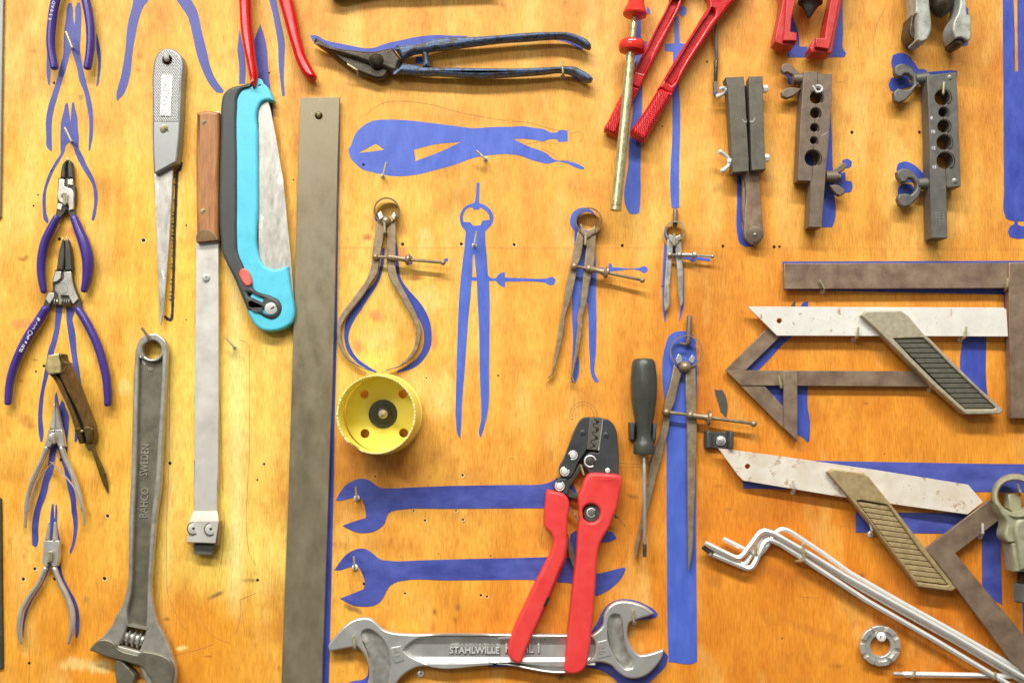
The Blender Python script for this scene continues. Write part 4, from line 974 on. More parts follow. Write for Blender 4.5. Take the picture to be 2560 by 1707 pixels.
bow('inside_calipers', 'inside calipers with outturned feet, tilted over their bright blue silhouette', 'calipers', P('B2', 690, 660),
    P('B2', 705, 562), 34, 30.4, (5, 29),
    ['B2 605,650 662,680 655,760 630,900 600,980 585,1080 540,1280 490,1440 C2 482,60 455,200 400,420 380,490 335,535 327,530 358,490 380,380 410,200 430,80 B2 470,1330 500,1120 540,960 570,800 595,700',
     'B2 690,715 772,655 766,800 756,940 736,1040 715,1120 690,1280 655,1430 C2 648,60 620,250 575,440 562,520 586,578 568,578 545,545 548,480 575,300 600,60 B2 620,1390 640,1200 655,1040 670,900'],
    ('B2 620,590 640,585 660,620 700,638 742,620 762,592 778,640 715,708 690,722 650,692', 14, 24), [],
    [('ball', px3('B2', 572, 975, 24) + (10,)), ('ball', px3('B2', 706, 998, 24) + (10,)), ('rod', [px3('B2', 572, 975, 25) + (3.8,), px3('B2', 706, 998, 25) + (3.8,)]),
     ('nut', (px3('B2', 706, 998, 25), px3('B2', 885, 1036, 26), [(0, 5), (.1, 9), (.3, 7), (.5, 6), (.6, 7), (.75, 9), (.88, 16), (.97, 16), (1, 10)], 24)),
     ('rod', [px3('B2', 880, 1035, 26) + (4.3,), px3('B2', 1195, 1102, 29) + (4.0,)]), ('ball', px3('B2', 1196, 1104, 29) + (7,))])
bow('spring_dividers', 'smallest pair of spring dividers with short straight points', 'dividers', P('B2', 1495, 740),
    P('B2', 1497, 652), 25, 21.6, (6, 24),
    ['B2 1430,715 1482,770 1472,900 1465,1000 1450,1150 1416,1385 1408,1392 1400,1350 1400,1200 1415,950 1425,800',
     'B2 1508,780 1558,722 1561,850 1571,1000 1569,1200 1556,1340 1546,1352 1530,1250 1515,1000 1505,880'],
    ('B2 1440,680 1470,690 1497,705 1530,688 1552,680 1550,720 1500,790 1485,790 1440,720', 12, 20), [],
    [('ball', px3('B2', 1447, 870, 21) + (6.6,)), ('ball', px3('B2', 1537, 870, 21) + (6.6,)), ('rod', [px3('B2', 1447, 870, 21) + (2.6,), px3('B2', 1640, 872, 21) + (2.6,)]),
     ('nut', (px3('B2', 1560, 871, 21), px3('B2', 1700, 876, 21), [(0, 4), (.1, 5.5), (.3, 6), (.5, 5), (.65, 5), (.7, 10.5), (.85, 10.5), (.9, 5), (1, 4)], 20)),
     ('rod', [px3('B2', 1690, 876, 21) + (2.8,), px3('B2', 1840, 886, 21) + (2.8,)]), ('ball', px3('B2', 1840, 886, 21) + (5.2,))], mat=satin2, stem=[px3('B2', 1500, 455, 12) + (6,), px3('B2', 1497, 600, 16) + (6,)], hl=(9, 16))
bow('spring_dividers', 'large spring dividers with long straight points beside the dark screwdriver', 'dividers', P('C2', 1590, 430),
    P('C2', 1600, 288), 40.5, 37.4, (16, 22),
    ['C2 1490,405 1558,490 1522,620 1492,760 1462,830 1450,900 CR1 2030,350 2000,480 1890,900 1780,1330 1740,1500 D2 1200,160 1180,250 1140,440 1130,430 1130,350 CR1 1695,1450 1720,1300 1790,900 1830,680 1900,500 1970,200 C2 1390,840 1450,590',
     'C2 1594,490 1682,395 1690,600 1695,900 1700,1000 1690,1300 1682,1560 D2 1668,100 1650,400 1626,530 1618,530 1615,300 C2 1610,1300 1605,900 1596,700'],
    px3('C2', 1588, 430, 18) + (15,), ['C2 1530,306 1555,328 1562,380 1520,402 1502,362', 'C2 1655,318 1680,345 1665,392 1640,388 1620,370'],
    [('ball', px3('C2', 1417, 845, 24) + (10.4,)), ('ball', px3('C2', 1637, 872, 24) + (10.4,)), ('rod', [px3('C2', 1417, 845, 25) + (4.4,), px3('C2', 1637, 872, 25) + (4,)]),
     ('nut', (px3('C2', 1637, 872, 25), px3('C2', 1830, 898, 26), [(0, 5), (.12, 7), (.2, 7.5), (.35, 6.8), (.5, 7.4), (.7, 7.4), (.8, 10), (.84, 19), (.94, 19), (1, 9)], 26)),
     ('rod', [px3('C2', 1825, 897, 26) + (4.6,), px3('C2', 2205, 946, 29) + (4.4,)]), ('ball', px3('C2', 2218, 950, 29) + (8.4,))], stem=[px3('B2', 1630, 1440, 18) + (7,), px3('C2', 1622, 165, 18) + (7,), px3('C2', 1612, 215, 18) + (7,)], hl=(9, 17))
# ---------------------------------------------------------------- hole saw
t = thing('hole_saw', 'yellow cup shaped hole saw with ragged rim and drill bit pointing outwards', 'hole saw', P('HS', 940, 783))
cx, cy = P('HS', 940, 783)
NS = 200
def rimh(k):
    a = 2*math.pi*k/NS
    h = 130 + (1.2 if k % 3 else -0.8) + random.uniform(-1.5, 1.0)
    d = math.degrees(a) % 360       # 0 = right, counter clockwise seen from the front
    if 228 < d < 246: h -= 22 * (1 - abs(d - 237)/9) + 8
    return h
V, Fc = [], []
c0 = W(cx, cy, 0)
rows = [(16, 99), (26, 99.5), (29, 95.5), (33, 95.5), (34, 97), (120, 92.5)]
for h, r_ in rows:
    for k in range(NS):
        a = 2*math.pi*k/NS; V.append(Vector((c0.x + math.cos(a)*r_*S, -h*S, c0.z + math.sin(a)*r_*S)))
tops = [rimh(k) for k in range(NS)]
for rr2, dh in ((92.3, 0), (90.2, -0.5)):
    for k in range(NS):
        a = 2*math.pi*k/NS; V.append(Vector((c0.x + math.cos(a)*rr2*S, -(tops[k]+dh)*S, c0.z + math.sin(a)*rr2*S)))
for h, r_ in ((118, 89.6), (24, 92.5)):
    for k in range(NS):
        a = 2*math.pi*k/NS; V.append(Vector((c0.x + math.cos(a)*r_*S, -h*S, c0.z + math.sin(a)*r_*S)))
nr = len(V)//NS
for i in range(nr - 1):
    for k in range(NS):
        j = (k+1) % NS; Fc.append((i*NS+k, i*NS+j, (i+1)*NS+j, (i+1)*NS+k))
part('cup', (V, Fc), yel, t, ang=40)
# pale worn edge of the teeth
V, Fc = [], []
for rr2, dh in ((92.9, -3.5), (92.8, 0.3), (89.9, 0.3), (89.4, -3.5)):
    for k in range(NS):
        a = 2*math.pi*k/NS; V.append(Vector((c0.x + math.cos(a)*rr2*S, -(tops[k]+dh)*S, c0.z + math.sin(a)*rr2*S)))
for i in range(3):
    for k in range(NS):
        j = (k+1) % NS; Fc.append((i*NS+k, i*NS+j, (i+1)*NS+j, (i+1)*NS+k))
part('toothed_rim', (V, Fc), yelw, t)
part('base_plate', plate(circ(cx, cy, 95, 72), 16, 24, 0.5, holes=[rcirc('HS', *q, 24) for q in ((617, 440, 77), (1275, 437, 77), (628, 1115, 78), (1288, 1105, 78))]), yel, t)
hb = part('arbor_washer', disc(cx, cy, 35.5, 23, 29, 1.5, 48), rub, t)
c = P('HS', 952, 790); part('arbor_nut', disc(c[0], c[1], 20, 28, 46, 3, 6), blk, t)
part('pilot_bit', lathe((cx, cy, 40), (cx, cy, 205), [(0, 11), (.12, 11), (.13, 8), (.5, 8), (.95, 8), (1, 2)], 24, rf=lambda a, f: 1.0 if f < .14 else 0.72 + 0.28*abs(math.cos(a - f*9))), brass, t)

# ---------------------------------------------------------------- crimping pliers
t = thing('crimping_pliers', 'red handled ratchet crimping pliers with black head hung open', 'crimping pliers', P('CR1', 1100, 700))
part('back_plate', plate('CR1 1030,210 1100,200 1260,212 1310,225 1372,272 1417,360 1432,500 1447,700 1442,930 1100,930 1060,800 1040,700 960,745 900,872 740,830 800,680 880,470 940,320 980,250', 8, 22, 2), dark, t)
part('head_plate', plate('CR1 1030,203 1103,198 1090,400 1062,580 960,742 900,872 850,912 800,912 750,872 738,822 800,680 880,470 940,320 980,248', 18, 32, 2), blkp, t)
part('head_plate', plate('CR1 1260,218 1310,224 1372,270 1417,360 1432,500 1447,700 1442,905 1100,905 1080,830 1035,775 1035,700 1068,640 1120,612 1205,622 1217,500 1242,300', 18, 32, 2), blkp, t)
d_ = part('crimping_die', plate('CR1 1102,203 1256,214 1205,592 1066,576', 18, 34, 1.2, sm=0), gun2, t)
part('die_edge', stroke(T('CR1 1255,218 1240,360 1222,480 1207,590'), 3.2, 34, 34.3, 3), satin2, d_)
zz = T('CR1 1150,212 1185,240 1190,262 1170,280 1148,275 1145,300 1165,318 1200,330 1198,355 1175,380 1135,370 1132,395 1160,415 1185,430 1178,455 1150,470 1122,472 1118,495 1142,515 1152,535 1130,552 1105,568')
part('die_profile', stroke(zz, 2.2, 34, 34.25, 4), dark, d_)
for x, y, r_ in ((1190, 250, 20), (1188, 342, 23), (1178, 440, 23), (1153, 532, 15)):
    c = P('CR1', x, y); part('die_nest', disc(c[0], c[1], r_/4.704, 33, 34.3, 0.1, 16), dark, d_)
part('toggle_link', plate('CR1 740,932 830,925 862,1000 842,1112 760,1092 678,1062 690,975', 16, 31, 2), blkp, t)
part('toggle_lever', plate('CR1 700,920 762,895 900,890 985,745 1040,770 960,880 890,985 862,1030 900,1075 975,1112 975,1172 830,1122 760,1000', 12, 26, 2), blk, t)
def clip(x, y, r_, gap, big=False):
    c = P('CR1', x, y); k = r_/4.704
    pr_ = part('pin', disc(c[0], c[1], k*(0.66 if big else 0.68), 30, 37, 1), blk if big else zinc, t)
    q = [(c[0] + k*0.92*math.cos(R(a)), c[1] + k*0.92*math.sin(R(a)), 33.5, k*0.13) for a in range(gap, gap + 290, 12)]
    part('retaining_clip', tube(q, n=8, sub=1), zinc, pr_)
clip(905, 648, 54, 190); clip(808, 837, 54, -20); clip(750, 1010, 56, -60); clip(1108, 718, 70, 60, True)
c = P('CR1', 1313, 825); part('rivet', disc(c[0], c[1], 6.2, 31, 34), zinc, t)
for x, y in ((1018, 383), (1292, 410)):
    c = P('CR1', x, y); q = part('dimple', disc(c[0], c[1], 7.4, 31, 34.5, 3), blkp, t); part('dimple_hole', disc(c[0]-0.6, c[1]+0.3, 3, 34, 34.8, 0.2), dark, q)
RHs = 'CR1 1150,858 1300,866 1420,874 1455,886 1490,920 1462,1080 1422,1280 1372,1400 CR2 1228,0 1190,60 1130,180 1110,300 1090,600 1060,1000 1020,1300 1000,1390 940,1460 870,1482 800,1476 774,1440 780,1380 820,950 870,500 900,250 915,0 CR1 985,1400 968,1200 970,1140 1010,1030 1060,912 1100,868'
part('handle', plate(RHs, 14, 54, 7, holes=[rcirc('CR1', 1120, 1330, 106, 32)], steps=4), redp, t)
LHs = 'CR1 605,1060 700,1075 800,1105 845,1150 862,1200 845,1400 CR2 806,0 800,180 780,300 720,450 620,700 520,930 400,1200 340,1362 300,1377 240,1342 204,1280 204,1200 260,1030 350,830 450,620 560,400 640,240 662,130 640,60 580,0 CR1 565,1470 562,1400 580,1200 595,1080'
lh = part('handle', plate(LHs, 10, 48, 7, steps=4), redp, t)
part('handle_flank', plate('CR2 800,150 806,60 806,190 785,320 725,470 625,715 525,940 405,1205 350,1330 330,1300 560,800 700,480 770,300', 8, 26, 2), redp, lh)
part('slot', plate('CR2 600,697 630,708 588,795 560,785', 20, 48.3, 0.2, sm=0), dark, lh)
c = P('CR1', 1128, 1330)
part('ratchet_wheel', lathe((c[0], c[1], 24), (c[0], c[1], 46), [(0, 22), (.9, 22), (1, 20), (1, .1)], 96, rf=lambda a, f: 1.0 if f == 1 and False else (1.0 - 0.10*(1 if math.sin(a*14) > 0.2 else 0))), blk, t)
c = P('CR1', 1120, 1322); part('ratchet_hub', disc(c[0], c[1], 9, 44, 50, 1), gun2, t)
q = [(c[0] + 10.5*math.cos(R(a)), c[1] + 10.5*math.sin(R(a)), 48, 1.5) for a in range(40, 330, 12)]
part('retaining_clip', tube(q, n=8, sub=1), zinc, t)
sp = []
a0, a1 = P('CR1', 862, 1255), P('CR1', 985, 1430)
for k in range(0, 16*10 + 1):
    f = k/160; a = k/10*2*math.pi
    sp.append((a0[0] + (a1[0]-a0[0])*f + 2.0*math.cos(a), a0[1] + (a1[1]-a0[1])*f - 1.4*math.cos(a), 24 + 2.6*math.sin(a), 0.75))
part('spring', tube(sp, n=6, sub=1), satin2, t)
part('inner_strip', plate('CR2 808,55 880,280 878,425 862,390 812,230', 12, 20, 1), gun2, t)
part('knob', ball(*px3('CR1', 1416, 1365, 30), 5), gun2, t)

# ---------------------------------------------------------------- big open ended wrench
t = thing('open_end_wrench', 'large chrome double open ended wrench with raised lettering along the bottom edge', 'wrench', P('F', 1500, 600))
WR = 'F 95,550 180,420 280,310 400,230 500,206 590,215 660,265 740,340 850,380 960,392 1500,395 2250,398 CR2 236,1071 800,1078 1055,1080 1100,1050 1160,990 1182,870 1232,790 1310,747 1400,740 1520,765 1620,810 1682,860 1660,875 1560,907 1480,935 1432,960 1415,1020 1415,1100 1440,1170 1490,1250 1550,1285 1600,1280 1785,1225 1770,1290 1700,1400 1600,1490 1500,1522 1400,1510 1310,1450 1250,1390 1170,1360 1020,1362 340,1368 0,1380 F 1700,770 1250,776 1150,786 1050,830 970,890 900,974 850,1080 830,1200 500,1240 300,1180 330,1060 480,1040 540,1000 570,930 576,860 560,740 530,660 470,580 430,540 110,602'
CR_L = T('F 490,400 500,370 530,350 580,345 660,390 740,470 790,560 815,680 826,800 812,900 790,1000 740,1080 650,1080 636,1000 620,850 590,740 550,600 500,480')
CR_R = T('CR2 1240,900 1265,877 1330,880 1350,920 1365,1040 1390,1180 1430,1290 1470,1370 1460,1412 1400,1422 1340,1370 1270,1260 1220,1130 1215,1040')
CH = T('F 985,590 1010,550 1060,505 1150,455 1280,432 2250,435 CR2 100,1105 800,1110 1045,1114 1080,1150 1085,1215 1070,1290 1030,1335 0,1345 F 2000,740 1250,742 1150,700 1040,640')
part('body', plate(WR, 8, 20, 3, corner=55), satin, t)
part('face', plate(WR, 18, 32, 4, corner=55, holes=[CR_L, CR_R, CH]), satin, t)
def trough(reg, x0, x1, yt, yb, hmid, hedge, mat, n=16, xt=()):
    V, Fc = [], []
    xs = [x0 + (x1-x0)*i/40 for i in range(41)]
    for x in xs:
        for k in range(n+1):
            f = k/n; y = yt(x) + (yb(x)-yt(x))*f
            V.append(W(*P(reg, x, y), hmid + (hedge-hmid)*(2*f-1)**2))
    for i in range(40):
        for k in range(n): Fc.append((i*(n+1)+k, i*(n+1)+k+1, (i+1)*(n+1)+k+1, (i+1)*(n+1)+k))
    return part('hollow', (V, Fc), mat, t)
trough('F', 960, 3235, lambda x: 424 + (x-960)*0.0035, lambda x: 752 + (x-960)*0.0032, 17, 31.5, satin)
for cr in ((('F', [(545, 352), (640, 470), (700, 640), (725, 820), (715, 1090)], [20, 22, 24, 22, 18]),), (('CR2', [(1295, 880), (1285, 1000), (1310, 1150), (1370, 1290), (1425, 1405)], [14, 15, 16, 14, 10]),)):
    for reg, pts, ws in cr:
        V, Fc = [], []
        pp = path_smooth([(x, y, 0) for x, y in pts], 6); m_ = len(pp)
        for i, q in enumerate(pp):
            tn = (pp[min(i+1, m_-1)] - pp[max(i-1, 0)]).normalized(); nn = Vector((-tn.y, tn.x, 0))
            wv = ws[min(int(i/6), len(ws)-1)] * REG[reg][2] * 1.2
            for k in range(11):
                f = k/5 - 1; z = q + nn * (wv * f)
                V.append(W(*P(reg, z.x, z.y), 21 + 10*f*f))
        for i in range(m_-1):
            for k in range(10): Fc.append((i*11+k, i*11+k+1, (i+1)*11+k+1, (i+1)*11+k))
        part('hollow', (V, Fc), satin2, t)
pdm = part('size_pad', plate('F 826,566 850,552 950,535 988,705 885,742 850,690', 24, 34, 1.5, sm=0), satin, t)
c = P('F', 893, 625); part('lettering', text('41', c[0], c[1], 17, -80, 34, 0.8), phosr, pdm)
pdm = part('size_pad', plate('CR2 1108,1152 1205,1128 1245,1290 1112,1322', 24, 34, 1.5, sm=0), satin, t)
c = P('CR2', 1152, 1228); part('lettering', text('36', c[0], c[1], 18, -80, 34, 0.8), phosr, pdm)
c = P('F', 1818, 588); part('lettering_shade', text('STAHLWILLE', c[0] + 0.6, c[1] + 1.0, 15.5, -0.3, 21.5, 1.2, sx=0.98, bold=0.065), phos, t); part('lettering', text('STAHLWILLE', c[0], c[1], 15.5, -0.3, 22.5, 2.4, sx=0.98, bold=0.015), zinc, t)  # darker offset copy behind the raised letters paints in their shadow edges
c = P('D2', 160, 1260); part('lettering_shade', text('MOBIL 1', c[0] - 15.4, c[1] + 1.0, 15.5, -0.3, 21.5, 1.2, sx=1.1, bold=0.065), phos, t); part('lettering', text('MOBIL 1', c[0] - 16, c[1], 15.5, -0.3, 22.5, 2.4, sx=1.1, bold=0.015), zinc, t)

# ---------------------------------------------------------------- screwdriver and its clip, second empty clip
t = thing('screwdriver', 'flat blade screwdriver with dark grey plastic handle held in a clip', 'screwdriver', P('C2', 1213, 700))
yt, yb = 350, 1232
pf = [(350, 20), (352, 60), (362, 88), (385, 104), (430, 112), (520, 122), (620, 124), (720, 119), (850, 101), (950, 82), (1040, 70), (1090, 72), (1125, 90), (1150, 97), (1215, 98), (1230, 92), (1232, 20)]
part('handle', lathe(P('C2', 1208, yt) + (36,), P('C2', 1212, yb) + (36,), [((y-yt)/(yb-yt), r_/3.672*0.985) for y, r_ in pf], 72, rf=lambda a, f: 1 - (0.05*(0.5+0.5*math.cos(a*6))**3 if 0.1 < f < 0.8 else 0)), drvr, t)
part('shaft', tube([px3('C2', 1214, 1225, 36) + (4.3,), px3('D2', 1218, 290, 36) + (4.5,)], n=16, sub=1), brt, t)
part('tip', plate('D2 1201,288 1238,288 1238,380 1236,412 1204,412 1203,380', 32, 40, 1, sm=0), blk, t)
t = thing('tool_clip', 'black plastic clip gripping the neck of the dark screwdriver', 'clip', P('C2', 1212, 1020), 'black plastic tool clips')
part('clip_base', plate('C2 1100,950 1330,950 1320,1105 1095,1105', 0, 8, 1), rub, t)
part('prong', plate('C2 1086,942 1126,938 1121,1098 1090,1100', 4, 50, 2.5), rub, t)
part('prong', plate('C2 1300,957 1336,950 1312,1110 1289,1112', 4, 50, 2.5), rub, t)
t = thing('tool_clip', 'empty black plastic clip with a pan head screw above the lower mitre square', 'clip', P('C2', 1910, 1105), 'black plastic tool clips')
part('clip_base', plate('C2 1800,1030 1860,1026 2025,1030 2020,1182 1800,1175', 0, 12, 2), rub, t)
part('prong', plate('C2 1786,1022 1812,1012 1832,1024 1832,1168 1806,1182 1784,1168', 2, 40, 4), rub, t)
part('prong', plate('C2 1995,1022 2018,1014 2037,1024 2036,1176 2008,1188 1992,1170', 2, 40, 4), rub, t)
c = P('C2', 1916, 1106); s_ = part('washer', ringband(c[0], c[1], 12, 14, 12, 8), zinc, t); part('screw', disc(c[0], c[1], 9, 12, 21, 3), satin2, t)
part('slot', stroke([(c[0]-4, c[1]), (c[0]+4, c[1])], 2, 21, 21.2, 1), dkst, s_)

# ---------------------------------------------------------------- rod with red collar
t = thing('pickup_rod', 'pale brass coloured rod with clear red handle end and red collar', 'rod tool', P('A2', 1100, 700))
a, b_ = P('A2', 1122, 140) + (56,), P('B2', 950, 478) + (62,)
part('handle', lathe(P('A2', 1152, -120) + (54,), P('A2', 1126, 152) + (56,), [(0, 20), (.5, 21), (.62, 22), (.82, 29), (.92, 30.5), (.97, 29), (1, 12)], 40, rf=lambda a, f: 1 - 0.05*(0.5+0.5*math.cos(a*8)) if f < .6 else 1), redt, t)
part('shaft', tube([P('A2', 1128, 130) + (56, 6.6), P('A2', 1100, 430) + (57, 8.4)], n=24, sub=1), rodm, t)
part('collar', lathe(P('A2', 1106, 385) + (57,), P('A2', 1098, 480) + (57,), [(0, 12), (0.02, 31), (.25, 33.5), (.7, 33.5), (.92, 31), (1, 12)], 60, rf=lambda a, f: 1 - 0.03*(0.5+0.5*math.cos(a*24))), redt, t)
part('collar_hub', lathe(P('A2', 1106, 400) + (57,), P('A2', 1096, 500) + (57,), [(0, 13), (.8, 13), (1, 11)], 30), redh, t)
part('tube', tube([P('A2', 1092, 468) + (57, 11.2), P('A2', 1045, 1000) + (59, 12.4), P('A2', 990, 1560) + (60.5, 13.2), P('B2', 956, 425) + (61.5, 13.2)], n=28, sub=2, cap=0.05), rodm, t)
part('ferrule', lathe(P('B2', 957, 420) + (61.5,), P('B2', 950, 470) + (61.8,), [(0, 13.3), (.1, 12.2), (.25, 12.2), (.4, 13.8), (.9, 13.8), (1, 9)], 28), rodm, t)

# ---------------------------------------------------------------- bolt cutter
t = thing('bolt_cutter', 'bolt cutter with two glossy red painted handles hanging from the top edge', 'bolt cutter', P('AA', 1100, 300))
FH = 'AA 1400,-200 1700,-200 1550,0 1480,70 1440,130 1380,205 1320,290 1180,500 1050,700 950,880 885,1010 845,1020 760,960 720,965 780,870 900,680 1050,430 1180,230 1262,110 1280,60 1272,0'
FC = T('AA 1262,130 1298,98 1340,108 1342,158 1302,212 1180,402 1060,592 960,762 880,915 862,925 802,870 850,790 950,620 1080,420 1200,222')
h_ = part('handle', plate(FH, 20, 50, 5, holes=[FC]), redpt, t)
part('channel', plate('AA 1265,120 1300,90 1350,105 1350,165 1060,600 880,930 795,875 950,615 1200,215', 22, 36, 1), redpt, h_)
part('grip', dome('AA 728,950 760,945 820,975 890,985 880,1022 750,1250 650,1420 592,1520 562,1532 500,1502 436,1456 430,1420 500,1310 620,1130', 16, 54, 12), redk, h_)
RHd = 'AA 940,-200 1085,-200 985,0 970,60 900,200 800,400 720,560 640,720 560,870 520,960 450,930 400,880 480,730 600,510 700,300 800,110 850,0'
RC = T('AA 990,-160 1030,-160 950,0 900,120 780,340 680,520 620,660 552,802 482,782 540,650 640,460 760,240 882,0')
h_ = part('handle', plate(RHd, 8, 34, 4, holes=[RC]), redpt, t)
part('channel', plate('AA 985,-170 1040,-170 955,0 780,345 555,810 475,785 640,455 880,0', 10, 24, 1), redpt, h_)
part('grip', dome('AA 400,872 450,925 525,950 500,1000 440,1120 300,1392 272,1476 210,1452 135,1412 134,1390 180,1300 300,1060', 8, 38, 9), redk, h_)
part('pivot', plate('AA 1270,-20 1550,-20 1900,-500 1500,-700 1000,-500 850,-20 990,-20 1130,-260', 12, 40, 3), redpt, t)

# ---------------------------------------------------------------- long rod hook
t = thing('hanging_rod', 'thin grey steel rod hanging from behind the red bolt cutter handle', 'rod', P('A2', 1875, 500))
part('shaft', tube([P('A2', 1862, -120) + (16, 3.6), P('A2', 1870, 200) + (16, 3.8), P('A2', 1878, 555) + (16, 4.2)], n=12, sub=2), gun2, t)
part('sleeve', tube([P('A2', 1875, 560) + (16, 5.2), P('A2', 1868, 745) + (16, 4.6)], n=12, sub=1), dkst, t)
part('foot', plate('A2 1852,745 1886,745 1886,880 1856,860', 10, 22, 1.5), gun2, t)
part('nib', plate('A2 1856,838 1884,845 1880,884 1860,872', 12, 23, 1), pd, t)

# ---------------------------------------------------------------- flaring clamps
def wing(t, name, loops, h0, h1, mat, bev=3):
    g_ = [plate(l, h0, h1, bev) for l in loops]
    return part(name, join(*g_), mat, t)
t = thing('flaring_clamp', 'dark two bar flaring clamp with zinc wing nuts and a jointed steel arm', 'flaring clamp', P('Y', 350, 500), 'tube flaring clamps')
part('clamp_bar', plate('Y 178,108 325,104 332,160 347,450 352,455 352,470 348,475 366,780 367,876 240,886 235,860 215,500 195,200', 14, 52, 1.5, sm=0), block, t)
part('clamp_bar', plate('Y 370,102 480,101 486,400 499,750 506,860 390,869 386,780 377,480 374,470 373,440 366,180', 14, 52, 1.5, sm=0), block, t)
part('gap_core', plate('Y 335,180 365,180 385,560 385,860 365,870', 10, 22, 0, sm=0), dark, t)
for s_, k in (('Y 314,450 322,466 338,474 350,472', 0), ('Y 374,472 398,470 412,452 414,440', 1)): part('notch_edge', stroke(T(s_), 3, 52, 52.3, 4), satin2, t)
part('arm', plate('Y 318,880 450,880 466,1100 480,1300 486,1380 445,1470 390,1472 340,1420 330,1300 342,1000', 12, 26, 2), bsteel, t)
part('arm', plate('Y 315,885 346,885 342,1000 332,1350 322,1280', 6, 20, 1.5), bsteel, t)
c = P('Y', 415, 1392); part('pivot', disc(c[0], c[1], 21.5, 24, 33, 4), gun, t); part('rivet', disc(c[0], c[1], 3.6, 32, 36, 1.5), satin2, t)
part('wing_nut', join(tube([P('Y', 108, 268) + (30, 6), P('Y', 150, 245) + (32, 5.5), P('Y', 172, 222) + (34, 5), P('Y', 165, 198) + (38, 4.5), P('Y', 130, 205) + (42, 4)], n=10), lathe(P('Y', 150, 215) + (32,), P('Y', 190, 214) + (32,), [(0, 7), (.3, 9), (1, 9)], 16)), zinc, t)
part('wing_nut', join(tube([P('Y', 128, 716) + (40, 6.5), P('Y', 170, 745) + (36, 5.2), P('Y', 202, 778) + (33, 5), P('Y', 204, 822) + (33, 5), P('Y', 178, 852) + (36, 5.2), P('Y', 146, 876) + (40, 6.5)], n=10), lathe(P('Y', 188, 800) + (32,), P('Y', 232, 798) + (32,), [(0, 7), (.3, 9), (1, 9)], 16)), zinc, t)
part('bolt_end', lathe(P('Y', 478, 206) + (34,), P('Y', 518, 206) + (34,), [(0, 11), (.85, 11), (1, 9)], 8), zinc, t)
part('bolt_end', lathe(P('Y', 492, 770) + (34,), P('Y', 530, 769) + (34,), [(0, 11), (.85, 11), (1, 9)], 8), zinc, t)

t = thing('flaring_bar', 'brown steel flaring bar with five holes and thumb screws on both sides', 'flaring bar', P('Z', 310, 600), 'tube flaring clamps')
hl = [(315, 390, 48), (308, 512, 39), (300, 627, 31), (295, 727, 27), (287, 865, 62)]
part('bar', plate('Z 218,188 328,185 332,202 442,206 436,450 416,700 393,950 386,1060 358,1406 255,1404 272,1043 168,1040 175,950 190,600 210,300', 8, 48, 1.5, sm=0, holes=[rcirc('Z', x, y, r_, 28) for x, y, r_ in hl]), gun, t)
for x, y, r_ in hl:
    c = P('Z', x, y); part('chamfer', ringband(c[0], c[1], 47.5, 48.4, r_/3.136 + 2.5, r_/3.136 + 0.2, 28), dkst, t)
for s_ in ('Z 328,188 326,290 322,340', 'Z 313,440 311,474', 'Z 304,552 303,596', 'Z 297,660 296,700', 'Z 292,756 290,802', 'Z 286,930 280,1040'):
    part('seam', stroke(T(s_), 1.3, 48, 48.3, 2), dark, t)
part('scratch', stroke(T('Z 355,692 380,676 402,664'), 1.4, 48, 48.3, 2, .5), satin, t)
part('thumb_screw', join(lathe(P('Z', 126, 246) + (28,), P('Z', 222, 246) + (28,), [(0, 11), (.05, 14.5), (1, 14.5)], 20), plate('Z 40,170 45,140 70,118 105,122 150,162 190,202 135,212 90,190 60,200', 22, 34, 3), plate('Z 130,308 205,318 145,372 88,396 48,382 44,346 75,318', 22, 34, 3)), gun, t)
part('thumb_screw', join(lathe(P('Z', 385, 1010) + (28,), P('Z', 502, 1014) + (28,), [(0, 15), (.78, 15), (.82, 8), (1, 8)], 20), plate('Z 438,965 520,900 555,903 562,930 530,962 480,985', 22, 34, 3), plate('Z 418,1076 480,1072 542,1110 540,1142 502,1160 470,1142', 22, 34, 3)), gun, t)

t = thing('flaring_bar', 'dark grey flaring bar with five holes and two clawed thumb screws on its left', 'flaring bar', P('Z', 1300, 600), 'tube flaring clamps')
hl = [(1305, 390, 60), (1312, 505, 37), (1315, 615, 48), (1318, 742, 58), (1325, 885, 65)]
part('bar', plate('Z 1185,215 1300,202 1415,190 1426,400 1441,800 1449,1085 1340,1095 1336,1060 1346,1490 1218,1490 1210,1100 1205,700 1192,400', 8, 50, 1.5, sm=0, holes=[rcirc('Z', x, y, r_, 28) for x, y, r_ in hl]), gun2, t)
for x, y, r_ in hl:
    c = P('Z', x, y); part('chamfer', ringband(c[0], c[1], 49.5, 50.4, r_/3.136 + 2.5, r_/3.136 + 0.2, 28), dkst, t)
for s_ in ('Z 1310,452 1311,468', 'Z 1312,544 1314,566', 'Z 1316,664 1318,684', 'Z 1320,802 1322,820', 'Z 1330,950 1336,1062'):
    part('seam', stroke(T(s_), 1.3, 50, 50.3, 2), dark, t)
for x, y, r_ in ((1360, 232, 18), (1398, 1042, 20)):
    c = P('Z', x, y); part('rivet', disc(c[0], c[1], r_/3.136, 49, 53), satin2, t)
for s_, x, y in (('8', 1219, 550), ('10', 1229, 657), ('12', 1233, 786), ('15', 1240, 935)):
    c = P('Z', x, y); part('lettering', text(s_, c[0], c[1], 8, -4, 50, 0.4, bold=0.02), ink, t)
for x, n_ in ((1256, 7), (1284, 7), (1312, 5)):
    g_ = []
    for k in range(n_):
        y = 1290 + k*16 + random.uniform(-3, 3)
        g_.append(stroke(T('Z %f,%f %f,%f' % (x-6, y, x+6, y + random.uniform(-7, 7))), 0.9, 50, 50.3, 2))
    part('worn_stamp', join(*g_), silv, t)
